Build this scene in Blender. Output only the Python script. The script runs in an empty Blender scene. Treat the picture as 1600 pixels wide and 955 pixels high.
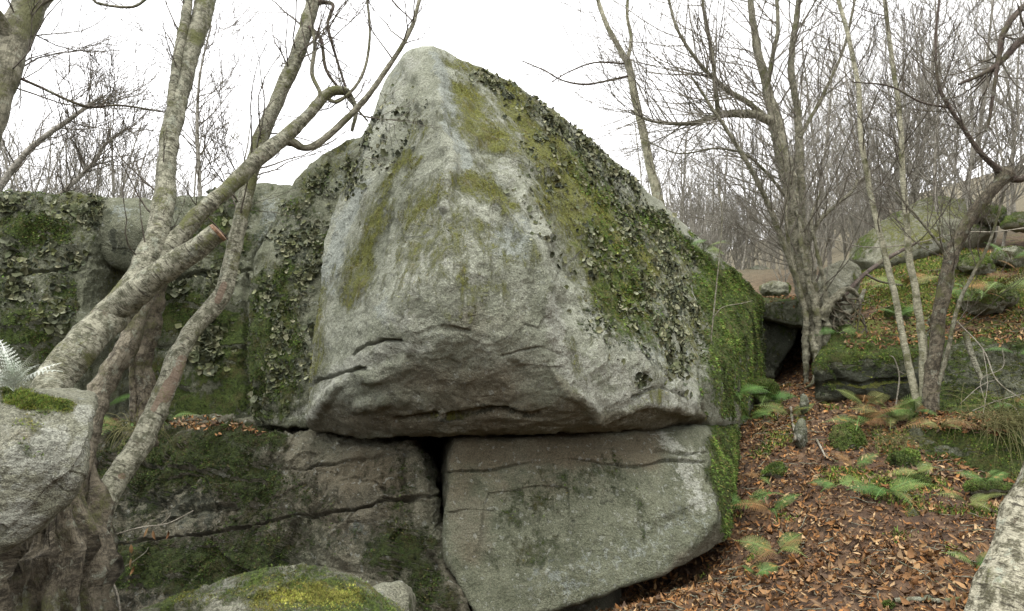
import bpy, bmesh, math, random
import numpy as np
from mathutils import Vector, Matrix

SC = bpy.context.scene
COL = SC.collection
R = math.radians
rng = np.random.default_rng(7)
random.seed(7)

# ------------------------------------------------------------------ camera
CAM = np.array([0.0, 0.0, 1.7]); PITCH = R(5.0); FPX = 1040.0
cd = bpy.data.cameras.new('camera'); co = bpy.data.objects.new('camera', cd); COL.objects.link(co)
co.location = CAM; co.rotation_euler = (R(90) + PITCH, 0, 0)
cd.sensor_width = 36; cd.lens = 36 * FPX / 1600; cd.clip_end = 2000; cd.clip_start = 0.05
SC.camera = co
# ------------------------------------------------------------------ sky (overcast), sun, exposure
SUN_EL, SUN_AZ = R(70), R(205)
w = bpy.data.worlds.new('World'); SC.world = w; w.use_nodes = True
nt = w.node_tree; nt.nodes.clear()
out = nt.nodes.new('ShaderNodeOutputWorld'); bg = nt.nodes.new('ShaderNodeBackground')
sky = nt.nodes.new('ShaderNodeTexSky'); sky.sky_type = 'NISHITA'; sky.sun_disc = False
sky.sun_elevation = SUN_EL; sky.sun_rotation = SUN_AZ
hs = nt.nodes.new('ShaderNodeHueSaturation'); hs.inputs['Saturation'].default_value = 0.1
mx = nt.nodes.new('ShaderNodeMix'); mx.data_type = 'RGBA'; mx.inputs[0].default_value = 0.86
mx.inputs[7].default_value = (9.4, 9.35, 9.5, 1)          # the cloud layer
nt.links.new(sky.outputs[0], hs.inputs['Color']); nt.links.new(hs.outputs[0], mx.inputs[6])
nt.links.new(mx.outputs[2], bg.inputs[0]); bg.inputs[1].default_value = 0.1
nt.links.new(bg.outputs[0], out.inputs[0])
sd = bpy.data.lights.new('sun', 'SUN'); sd.energy = 1.5; sd.angle = R(50); sd.color = (1, 0.97, 0.92)
so = bpy.data.objects.new('sun', sd); COL.objects.link(so)
so.rotation_euler = (R(90) - SUN_EL, 0, math.pi - SUN_AZ)   # behind the camera, a little to the left
vs = SC.view_settings; vs.view_transform = 'Standard'; vs.look = 'None'; vs.gamma = 1; vs.exposure = 1.42
SC.cycles.use_denoising = True
try: SC.cycles.denoiser = 'OPENIMAGEDENOISE'
except Exception: pass
SC.cycles.max_bounces = 5; SC.cycles.diffuse_bounces = 3; SC.cycles.glossy_bounces = 1
SC.cycles.transmission_bounces = 2; SC.cycles.transparent_max_bounces = 4
SC.cycles.caustics_reflective = False; SC.cycles.caustics_refractive = False

FW = np.array([0, math.cos(PITCH), math.sin(PITCH)]); UP = np.array([0, -math.sin(PITCH), math.cos(PITCH)]); RT = np.array([1.0, 0, 0])
def at(px, py, Y):
    """the place whose picture is at pixel (px,py) of the 1600x955 photograph and that lies Y metres ahead"""
    d = FW + RT * ((px - 800) / FPX) + UP * ((477.5 - py) / FPX)
    return CAM + d * (Y / d[1])
def pxm(py, Y):                                             # metres per photo pixel there
    d = FW + UP * ((477.5 - py) / FPX)
    return (Y / d[1]) / FPX
def proj(P):
    q = P - CAM
    z = np.maximum(q @ FW, 1e-3)
    return np.stack([800 + FPX * (q @ RT) / z, 477.5 - FPX * (q @ UP) / z], 1)

# ------------------------------------------------------------------ noise
def perlin(P, seed=0):
    i = np.floor(P); f = (P - i).astype(np.float32); i = i.astype(np.int64)
    u = f * f * f * (f * (f * 6 - 15) + 10)
    acc = np.zeros(len(P), np.float32)
    for dx in (0, 1):
        wx = u[:, 0] if dx else 1 - u[:, 0]
        for dy in (0, 1):
            wy = u[:, 1] if dy else 1 - u[:, 1]
            for dz in (0, 1):
                wz = u[:, 2] if dz else 1 - u[:, 2]
                h = ((i[:, 0] + dx) * 73856093 ^ (i[:, 1] + dy) * 19349663 ^ (i[:, 2] + dz) * 83492791 ^ (seed * 40503 + 977)) & 0xffffffff
                h = ((h ^ (h >> 13)) * 1274126177) & 0xffffffff
                h = ((h ^ (h >> 16)) * 2246822519) & 0xffffffff
                h = h ^ (h >> 15)
                g = ((h & 1023) / 511.5 - 1) * (f[:, 0] - dx) + (((h >> 10) & 1023) / 511.5 - 1) * (f[:, 1] - dy) + (((h >> 20) & 1023) / 511.5 - 1) * (f[:, 2] - dz)
                acc += (wx * wy * wz * g).astype(np.float32)
    return acc * 1.1
def fbm(P, sc, octv=4, seed=0, gain=0.5, ridged=False):
    v = np.zeros(len(P), np.float32); a = 1.0; s = sc
    for k in range(octv):
        n = perlin(P * s, seed + k * 17)
        if ridged: n = 0.5 - np.abs(n) * 2
        v += a * n; a *= gain; s *= 2.03
    return v
def facet(P, sc, seed=0):
    """chiselled cells: each takes its own tilted plane"""
    Q = P * sc + .35 * np.stack([perlin(P * sc * 1.3, seed + 1), perlin(P * sc * 1.3, seed + 2), perlin(P * sc * 1.3, seed + 3)], 1)
    b = np.floor(Q).astype(np.int64); best = np.full(len(P), 1e9); val = np.zeros(len(P))
    for dx in (-1, 0, 1):
        for dy in (-1, 0, 1):
            for dz in (-1, 0, 1):
                c = b + np.array([dx, dy, dz])
                h = (c[:, 0] * 73856093 ^ c[:, 1] * 19349663 ^ c[:, 2] * 83492791 ^ (seed * 7919 + 13)) & 0xffffffff
                h = ((h ^ (h >> 13)) * 1274126177) & 0xffffffff; h = ((h ^ (h >> 16)) * 2246822519) & 0xffffffff; h = h ^ (h >> 15)
                j = np.stack([(h & 1023) / 1023., ((h >> 10) & 1023) / 1023., ((h >> 20) & 1023) / 1023.], 1)
                d = Q - (c + j); dd = (d * d).sum(1); h2 = ((h * 2654435761) & 0xffffffff) ^ (h >> 7)
                g = np.stack([(h2 & 1023) / 511.5 - 1, ((h2 >> 10) & 1023) / 511.5 - 1, ((h2 >> 20) & 1023) / 511.5 - 1], 1)
                k = dd < best; best = np.where(k, dd, best); val = np.where(k, (d * g).sum(1) + .5 * g[:, 0], val)
    return val
def sstep(a, b, x):
    t = np.clip((x - a) / (b - a), 0, 1); return t * t * (3 - 2 * t)
def line_dist(Q, pts):
    d = np.full(len(Q), 1e9)
    pts = np.array(pts, float)
    for a, b in zip(pts[:-1], pts[1:]):
        ab = b - a; t = np.clip(((Q - a) @ ab) / max(ab @ ab, 1e-9), 0, 1)
        d = np.minimum(d, np.linalg.norm(Q - (a + t[:, None] * ab), axis=1))
    return d
def stroke(Q, s):
    """s = ('l', value, radius, [points]) or ('e', value, cx, cy, rx, ry, degrees)"""
    if s[0] == 'l': q = line_dist(Q, s[3]) / s[2]
    else:
        c, sn = math.cos(R(s[6] if len(s) > 6 else 0)), math.sin(R(s[6] if len(s) > 6 else 0))
        dx, dy = Q[:, 0] - s[2], Q[:, 1] - s[3]
        q = np.hypot((c * dx + sn * dy) / s[4], (-sn * dx + c * dy) / s[5])
    return s[1] * (1 - sstep(0.1, 1.65, q))

# ------------------------------------------------------------------ mesh + object helpers
def mk_mesh(name, V, F, smooth=True):
    me = bpy.data.meshes.new(name)
    V = np.asarray(V, np.float32); F = np.asarray(F, np.int32); k = F.shape[1]
    me.vertices.add(len(V)); me.vertices.foreach_set('co', V.ravel())
    me.loops.add(F.size); me.loops.foreach_set('vertex_index', F.ravel())
    me.polygons.add(len(F)); me.polygons.foreach_set('loop_start', np.arange(0, F.size, k, dtype=np.int32))
    me.polygons.foreach_set('loop_total', np.full(len(F), k, np.int32))
    me.polygons.foreach_set('use_smooth', np.full(len(F), bool(smooth)))
    me.update(calc_edges=True)
    return me
def vcol(me, name, C):
    C = np.asarray(C, np.float32)
    if C.shape[1] == 3: C = np.concatenate([C, np.ones((len(C), 1), np.float32)], 1)
    a = me.attributes.new(name, 'FLOAT_COLOR', 'POINT'); a.data.foreach_set('color', C.ravel())
def link(name, me, mat=None, parent=None, loc=None):
    o = bpy.data.objects.new(name, me); COL.objects.link(o)
    if mat is not None and me is not None and not me.materials: me.materials.append(mat)
    if parent is not None: o.parent = parent
    if loc is not None: o.location = loc
    return o
def tag(o, label, cat, group=None):
    o['label'] = label; o['category'] = cat
    if group: o['group'] = group
    return o
def empty(name, loc, label=None, cat=None, group=None):
    o = bpy.data.objects.new(name, None); o.empty_display_size = 0.1; COL.objects.link(o); o.location = loc
    if label: tag(o, label, cat, group)
    return o

# ------------------------------------------------------------------ materials
class NT:
    def __init__(s, name):
        s.m = bpy.data.materials.new(name); s.m.use_nodes = True; s.t = s.m.node_tree; s.t.nodes.clear()
        s.out = s.n('ShaderNodeOutputMaterial'); s.b = s.n('ShaderNodeBsdfPrincipled')
        s.t.links.new(s.b.outputs[0], s.out.inputs[0]); s.b.inputs['Specular IOR Level'].default_value = 0.25
    def n(s, ty, **kw):
        n = s.t.nodes.new(ty)
        for k, v in kw.items(): setattr(n, k, v)
        return n
    def put(s, sock, v):
        if isinstance(v, bpy.types.NodeSocket): s.t.links.new(v, sock)
        elif isinstance(v, (tuple, list)): sock.default_value = tuple(v) + ((1,) if len(v) == 3 and len(sock.default_value) == 4 else ())
        else: sock.default_value = v
    def noise(s, vec, scale, detail=4, rough=0.55, dist=0.0):
        n = s.n('ShaderNodeTexNoise'); s.put(n.inputs['Vector'], vec); n.inputs['Scale'].default_value = scale
        n.inputs['Detail'].default_value = detail; n.inputs['Roughness'].default_value = rough; n.inputs['Distortion'].default_value = dist
        return n.outputs['Fac']
    def voro(s, vec, scale, feature='F1'):
        n = s.n('ShaderNodeTexVoronoi', feature=feature); s.put(n.inputs['Vector'], vec); n.inputs['Scale'].default_value = scale
        return n.outputs['Distance']
    def math(s, op, a, b=0.0, c=None, clamp=False):
        n = s.n('ShaderNodeMath', operation=op); n.use_clamp = clamp; s.put(n.inputs[0], a); s.put(n.inputs[1], b)
        if c is not None: s.put(n.inputs[2], c)
        return n.outputs[0]
    def ramp(s, f, a, b, lo=0.0, hi=1.0):
        n = s.n('ShaderNodeMapRange', interpolation_type='SMOOTHSTEP'); s.put(n.inputs[0], f)
        for k, v in zip((1, 2, 3, 4), (a, b, lo, hi)): n.inputs[k].default_value = v
        return n.outputs[0]
    def mix(s, f, a, b):
        n = s.n('ShaderNodeMix', data_type='RGBA'); s.put(n.inputs[0], f); s.put(n.inputs[6], a); s.put(n.inputs[7], b); return n.outputs[2]
    def map(s, vec, sc):
        n = s.n('ShaderNodeMapping'); s.put(n.inputs[0], vec); n.inputs['Scale'].default_value = sc; return n.outputs[0]
    def attr(s, name): return s.n('ShaderNodeAttribute', attribute_name=name)
    def bump(s, h, dist, strength=1.0):
        n = s.n('ShaderNodeBump'); s.put(n.inputs['Height'], h); n.inputs['Distance'].default_value = dist; n.inputs['Strength'].default_value = strength
        s.t.links.new(n.outputs[0], s.b.inputs['Normal'])
    def sep(s, col):
        n = s.n('ShaderNodeSeparateColor'); s.put(n.inputs[0], col); return n.outputs

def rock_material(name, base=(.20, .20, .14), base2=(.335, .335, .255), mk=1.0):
    q = NT(name); P = q.n('ShaderNodeTexCoord').outputs['Object']
    A = q.sep(q.attr('mask_a').outputs['Color']); B = q.sep(q.attr('mask_b').outputs['Color'])
    n_big = q.noise(P, 1.3, 5, .6); n_mid = q.noise(P, 6, 8, .68); n_fine = q.noise(P, 34, 6, .7); n_grain = q.noise(P, 160, 3, .6)
    fing = q.noise(P, 14, 8, .75, .4)
    streak = q.noise(q.map(P, (9, 9, 1.6)), 1.0, 6, .65)
    c = q.mix(q.ramp(n_mid, .3, .7), base, base2)
    c = q.mix(q.ramp(n_big, .42, .68, 0, .55), c, (.185, .20, .135))
    c = q.mix(q.ramp(streak, .5, .75, 0, .4), c, (.17, .165, .13))
    def msk(m, n, lo=.40, hi=.66, k=2.1):                    # a soft painted mask broken up by noise
        return q.ramp(q.math('ADD', m, q.math('MULTIPLY', q.math('SUBTRACT', n, .5), k)), lo, hi)
    blue = msk(B[2], fing); c = q.mix(q.math('MULTIPLY', blue, .55), c, q.mix(n_fine, (.22, .26, .245), (.40, .43, .40)))
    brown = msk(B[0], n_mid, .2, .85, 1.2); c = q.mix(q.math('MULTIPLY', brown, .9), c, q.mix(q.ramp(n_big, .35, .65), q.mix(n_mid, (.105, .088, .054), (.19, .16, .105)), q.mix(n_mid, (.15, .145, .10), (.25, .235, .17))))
    pale = msk(A[2], fing); c = q.mix(q.math('MULTIPLY', pale, .75), c, q.mix(n_fine, (.30, .31, .25), (.56, .57, .49)))
    spot = q.ramp(q.noise(P, 22, 3, .5), .62, .67); c = q.mix(q.math('MULTIPLY', spot, .4), c, (.42, .44, .39))
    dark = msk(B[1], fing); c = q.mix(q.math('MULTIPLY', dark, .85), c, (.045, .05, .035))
    dots = q.ramp(q.noise(P, 45, 2, .5), .66, .72); c = q.mix(q.math('MULTIPLY', dots, .5), c, (.07, .07, .05))
    gstr = q.noise(q.map(P, (13, 13, 4)), 1.0, 9, .78, .5); gold = msk(A[1], gstr, .30, .95, 2.6); gc = q.mix(q.ramp(n_fine, .3, .7), (.115, .125, .022), (.26, .275, .055)); gc = q.mix(q.ramp(n_mid, .5, .7, 0, .55), gc, (.17, .125, .045))
    c = q.mix(q.math('MULTIPLY', gold, .92), c, gc)
    moss = msk(A[0], q.math('ADD', q.math('MULTIPLY', fing, .5), q.math('MULTIPLY', gstr, .5)), .36, .72, 2.6); mc = q.mix(q.ramp(n_fine, .3, .7), (.036 * mk, .060 * mk, .011 * mk), (.14 * mk, .205 * mk, .036 * mk)); mc = q.mix(q.ramp(n_mid, .46, .64, 0, .8), mc, (.13 * mk, .115 * mk, .035 * mk)); mc = q.mix(q.ramp(streak, .52, .7, 0, .7), mc, (.14 * mk, .20 * mk, .035 * mk))
    c = q.mix(q.math('MULTIPLY', moss, .95), c, mc)
    grain = q.math('MULTIPLY', q.ramp(n_grain, .25, .75, .62, 1.38), q.ramp(q.noise(P, 70, 4, .75), .3, .7, .74, 1.26))
    vm = q.n('ShaderNodeVectorMath', operation='SCALE'); q.put(vm.inputs[0], c); q.put(vm.inputs['Scale'], grain)
    q.put(q.b.inputs['Base Color'], vm.outputs[0]); q.b.inputs['Roughness'].default_value = .92
    pit = q.ramp(q.voro(q.map(P, (1, 1, 1)), 26), .05, .32)
    h = q.math('ADD', q.math('MULTIPLY', n_fine, .9), q.math('MULTIPLY', n_mid, 1.2))
    h = q.math('ADD', h, q.math('MULTIPLY', n_grain, .35)); h = q.math('ADD', h, q.math('MULTIPLY', pit, .18))
    mo = q.math('MAXIMUM', moss, gold); h = q.math('ADD', h, q.math('MULTIPLY', mo, q.math('ADD', .25, q.math('MULTIPLY', q.noise(P, 90, 4, .7), 1.2))))
    q.bump(h, .055, 1.0)
    return q.m
M_ROCK = rock_material('sandstone')
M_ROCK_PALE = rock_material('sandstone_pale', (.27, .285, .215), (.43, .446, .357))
M_ROCK_WARM = rock_material('sandstone_warm', (.098, .090, .062), (.20, .183, .13), mk=.42)  # base also darkened for the weak light on the slabs, shade in the colour
M_ROCK_GREEN = rock_material('sandstone_green', (.105, .114, .072), (.215, .225, .155), mk=.7)  # green stone, its base likewise lowered to carry the shade on the slab

def attr_material(name, attr='tint', rough=.8, bump=0.0, translucent=0.0):
    q = NT(name); a = q.attr(attr); P = q.n('ShaderNodeTexCoord').outputs['Object']
    n = q.noise(P, 60, 4, .6)
    vm = q.n('ShaderNodeVectorMath', operation='SCALE'); q.put(vm.inputs[0], a.outputs['Color']); q.put(vm.inputs['Scale'], q.ramp(n, .25, .75, .7, 1.3))
    q.put(q.b.inputs['Base Color'], vm.outputs[0]); q.b.inputs['Roughness'].default_value = rough
    return q.m
def random_material(name, cols, rough=.75):
    q = NT(name); oi = q.n('ShaderNodeObjectInfo'); cr = q.n('ShaderNodeValToRGB'); P = q.n('ShaderNodeTexCoord').outputs['Object']
    e = cr.color_ramp.elements
    while len(e) < len(cols): e.new(.5)
    for k, c in enumerate(cols): e[k].position = k / (len(cols) - 1); e[k].color = tuple(c) + (1,)
    q.put(cr.inputs[0], oi.outputs['Random'])
    vm = q.n('ShaderNodeVectorMath', operation='SCALE'); q.put(vm.inputs[0], cr.outputs[0]); q.put(vm.inputs['Scale'], q.ramp(q.noise(P, 40, 4, .6), .25, .75, .65, 1.35))
    q.put(q.b.inputs['Base Color'], vm.outputs[0]); q.b.inputs['Roughness'].default_value = rough
    return q.m
M_TINT = attr_material('tinted_growth')
LEAFCOLS = [(.045, .024, .014), (.18, .080, .030), (.10, .046, .022), (.26, .14, .065), (.15, .062, .025), (.07, .034, .019), (.26, .155, .085), (.17, .078, .033), (.055, .03, .019), (.22, .09, .03), (.13, .075, .045)]
LEAFCOLS = [(a * 1.16, b * 1.34, c * 1.3) for a, b, c in LEAFCOLS]
M_LEAF1 = random_material('dead_leaf', LEAFCOLS)
TRIPE = [(.19, .20, .13), (.06, .07, .042), (.085, .10, .05), (.135, .145, .075), (.035, .042, .026), (.21, .21, .13), (.10, .11, .045)]
M_TRIPE1 = random_material('leafy_lichen', TRIPE, .85)

def bark_material(name, c1, c2, lent=.6, moss=.4, mosscol=(.13, .14, .045), dark=(.042, .037, .027), peel=.5, vert=False, lich=.45):
    q = NT(name); V = q.attr('bark').outputs['Vector']; P = q.n('ShaderNodeTexCoord').outputs['Object']
    n1 = q.noise(V, 9, 6, .65); n2 = q.noise(q.map(V, (60, 60, 7) if vert else (9, 9, 60)), 1, 5, .65); n3 = q.noise(q.map(V, (120, 120, 18) if vert else (26, 26, 110)), 1, 4, .7); n4 = q.noise(P, 60, 5, .65); n5 = q.noise(P, 4, 5, .6)
    c = q.mix(q.ramp(q.noise(V, 16, 9, .78), .42, .58), c1, c2)
    c = q.mix(q.ramp(q.noise(q.map(V, (18, 18, 46)), 1, 6, .7, .6), .57, .61, 0, .55), c, (c2[0] * 1.35, c2[1] * 1.35, c2[2] * 1.35))
    c = q.mix(q.ramp(n5, .5, .62, 0, .5), c, (dark[0] * 1.6, dark[1] * 1.6, dark[2] * 1.5))
    c = q.mix(q.ramp(n2, .56, .66, 0, lent), c, dark)
    c = q.mix(q.ramp(n3, .57, .63, 0, lent * .85), c, dark)
    pl = q.ramp(q.noise(V, 14, 6, .7, .5), .60, .68, 0, peel); c = q.mix(pl, c, (.12, .095, .062))
    wnd = q.sep(q.attr('wound').outputs['Color'])[0]; c = q.mix(q.ramp(q.math('ADD', wnd, q.math('MULTIPLY', q.math('SUBTRACT', n1, .5), .4)), .4, .55), c, q.mix(q.noise(q.map(V, (90, 90, 5)), 1, 3, .6), (.11, .08, .055), (.24, .19, .14)))
    lp = q.ramp(q.noise(P, 11, 7, .75), .56, .62, 0, lich); c = q.mix(lp, c, q.mix(n4, (.22, .25, .18), (.42, .44, .36)))
    ml = q.ramp(q.math('ADD', n5, q.math('MULTIPLY', q.math('SUBTRACT', n4, .5), .35)), .52, .66, 0, moss); c = q.mix(ml, c, q.mix(n4, (mosscol[0] * .5, mosscol[1] * .5, mosscol[2] * .5), mosscol))
    q.put(q.b.inputs['Base Color'], c); q.b.inputs['Roughness'].default_value = .85
    h = q.math('ADD', q.math('MULTIPLY', n2, .8), q.math('ADD', q.math('MULTIPLY', n4, .6), q.math('MULTIPLY', n1, 1.0)))
    h = q.math('ADD', h, q.math('MULTIPLY', pl, -.4)); q.bump(h, .022, 1.0)
    return q.m
M_BIRCH = bark_material('birch_bark', (.095, .096, .062), (.30, .295, .22), .85, .85)
M_BIRCH_NEAR = bark_material('peeling_birch_bark', (.10, .094, .06), (.42, .40, .30), .9, .95, peel=.9, lich=.85)
M_BIRCH_OLD = bark_material('old_birch_bark', (.085, .074, .052), (.25, .225, .165), .7, .45, peel=.8, vert=True)
M_GREYBARK = bark_material('grey_bark', (.10, .096, .065), (.26, .248, .18), .5, .65, vert=True)
M_PALEBARK = bark_material('pale_smooth_bark', (.22, .215, .145), (.40, .385, .28), .35, .7)
M_BROWNBARK = bark_material('brown_bark', (.05, .043, .03), (.17, .148, .105), .5, .6, vert=True)
M_DARKBARK = bark_material('dark_bark', (.055, .042, .034), (.11, .085, .068), .3, .3, vert=True)
M_FARBARK = bark_material('distant_bark', (.20, .19, .158), (.35, .33, .28), .1, .1)  # paler than near bark: distance haze put into the colour
M_FARTWIG = bark_material('far_twig_bark', (.145, .132, .105), (.24, .22, .18), .1, .1)
M_TWIG = bark_material('twig_bark', (.075, .065, .05), (.15, .13, .10), .1, .1, vert=True)

# ------------------------------------------------------------------ rocks
_ico = {}
def ico(level):
    if level not in _ico:
        bm = bmesh.new(); bmesh.ops.create_icosphere(bm, subdivisions=level, radius=1)
        bm.verts.ensure_lookup_table()
        me = bpy.data.meshes.new('ico'); bm.to_mesh(me); bm.free()
        V = np.empty(len(me.vertices) * 3, np.float32); me.vertices.foreach_get('co', V)
        F = np.empty(len(me.polygons) * 3, np.int32); me.loops.foreach_get('vertex_index', F)
        bpy.data.meshes.remove(me); _ico[level] = (V.reshape(-1, 3).astype(float), F.reshape(-1, 3))
    return _ico[level]
def hull_planes(P):
    bm = bmesh.new()
    for p in P: bm.verts.new(p)
    bmesh.ops.convex_hull(bm, input=list(bm.verts), use_existing_faces=False)
    bmesh.ops.recalc_face_normals(bm, faces=list(bm.faces)); bm.normal_update()
    c = P.mean(0); pl = []
    for f in bm.faces:
        if f.calc_area() < 1e-5: continue
        n = np.array(f.normal); d = float(n @ (np.array(f.verts[0].co) - c))
        if d < 0: n, d = -n, -d
        if any(n @ m > .999 and abs(d - e) < .02 for m, e in pl): continue
        pl.append((n, max(d, .02)))
    bm.free()
    return c, np.array([n for n, _ in pl]), np.array([d for _, d in pl])
def normals(V, F):
    fn = np.cross(V[F[:, 1]] - V[F[:, 0]], V[F[:, 2]] - V[F[:, 0]])
    N = np.zeros_like(V)
    for k in range(3):
        for a in range(3): N[:, a] += np.bincount(F[:, k], fn[:, a], len(V))
    return N / np.maximum(np.linalg.norm(N, axis=1, keepdims=True), 1e-9), fn
ROCKS = {}
def rock(key, name, label, pts, world=(), level=7, power=34, bias=.6, disp=((.9, .05, 3), (4, .018, 4)), strata=0.0, carve=(), paint={}, upmoss=0.0, upgold=0.0,
         mat=None, group=None, cat='rock', flute=0.0, seed=0, gen=(0.0, 0.0, 0.0), parent=None, rough=0.0, chip=None):
    P = np.array([at(*p) for p in pts] + [np.array(p, float) for p in world])
    c, n, d = hull_planes(P)
    ext = np.maximum(P.max(0) - P.min(0), .05)
    U, F = ico(level)
    tc = (CAM - c) / ext; tc = tc / np.linalg.norm(tc)
    U = U + bias * tc; U = U * ext; U = U / np.linalg.norm(U, axis=1, keepdims=True)
    V = np.zeros((len(U), 3))
    for s in range(0, len(U), 40000):
        u = U[s:s + 40000]
        q = np.maximum(u @ n.T, 0) / d
        m = q.max(1, keepdims=True)
        V[s:s + 40000] = c + u / (m[:, 0] * ((q / m) ** power).sum(1) ** (1 / power))[:, None]
    N, _ = normals(V, F)
    D = np.zeros(len(V))
    Pn = V + seed * 11.3
    for sc, amp, oc in disp: D += amp * fbm(Pn, sc, oc, seed)
    if rough: D += rough * fbm(Pn, 2.2, 5, seed + 5, .55, True)
    if chip is None:
        k_ = min(1.0, float(np.sort(ext)[1]) / 1.6); chip = (.028 * k_, 1.6 / max(k_, .3), .013 * k_, 4.5)
    D += chip[0] * facet(Pn, chip[1], seed) + (chip[2] * facet(Pn, chip[3], seed + 4) if level >= 7 else 0)
    if flute: D += flute * fbm(Pn * np.array([1, 1, .22]), 5, 4, seed + 3)
    if strata:
        zz = V[:, 2] * 3.2 + .35 * fbm(Pn, .7, 3, seed + 9); D += strata * (np.abs((zz % 1) - .5) * 2) ** .35 - strata
    vd = CAM - V; vd /= np.linalg.norm(vd, axis=1, keepdims=True)
    front = sstep(-.15, .12, (N * vd).sum(1))
    Q = proj(V) + 7 * np.stack([fbm(Pn, 2.5, 3, 31), fbm(Pn, 2.5, 3, 37)], 1)
    wv = np.clip(.95 + .9 * fbm(Pn, 3.5, 3, 33), .45, 1.6); dv = np.clip(.9 + 1.1 * fbm(Pn, 2.1, 3, 35), .15, 1.5)
    for pts_, wpx, dep in carve:
        g = 1 - sstep(.15, 1.0, line_dist(Q, pts_) / (wpx * wv))
        D -= dep * dv * g * front
    V = V + N * D[:, None]
    N, fn = normals(V, F)
    front = sstep(-.12, .1, (N * vd).sum(1))
    Q = proj(V); Qw = Q + 22 * np.stack([fbm(Pn, 2.2, 4, 41), fbm(Pn, 2.2, 4, 47)], 1)
    M = {}
    for ch in ('moss', 'gold', 'pale', 'brown', 'dark', 'blue', 'tripe'):
        m = np.zeros(len(V))
        for s in paint.get(ch, ()): m = np.maximum(m, stroke(Qw, s))
        M[ch] = m * front
    g1, g2 = fbm(Pn, .9, 4, 53), fbm(Pn, 1.1, 4, 59)
    M['moss'] = np.maximum(M['moss'], np.clip(gen[0] + .9 * g1 * (gen[0] > 0), 0, 1))
    M['gold'] = np.maximum(M['gold'], np.clip(gen[1] + .9 * g2 * (gen[1] > 0), 0, 1))
    M['pale'] = np.maximum(M['pale'], np.clip(gen[2] + .9 * g2 * (gen[2] > 0), 0, 1))
    und = sstep(-.35, .05, N[:, 2]); M['gold'] = M['gold'] * und; M['moss'] = M['moss'] * (.3 + .7 * und)
    if upmoss: M['moss'] = np.maximum(M['moss'], upmoss * sstep(.35, .75, N[:, 2] + .35 * g1))
    if upgold: M['gold'] = np.maximum(M['gold'], upgold * sstep(.3, .7, N[:, 2] + .45 * g2))
    base = np.array([V[:, 0].mean(), V[:, 1].mean(), V[:, 2].min()])
    me = mk_mesh(name, V - base, F)
    vcol(me, 'mask_a', np.stack([M['moss'], M['gold'], M['pale']], 1)); vcol(me, 'mask_b', np.stack([M['brown'], M['dark'], M['blue']], 1))
    o = link(name, me, mat or M_ROCK, None, base); tag(o, label, cat, group)
    ROCKS[key] = dict(o=o, V=V, F=F, N=N, fn=fn, M=M, front=front, base=base, Q=Q)
    return o

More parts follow.
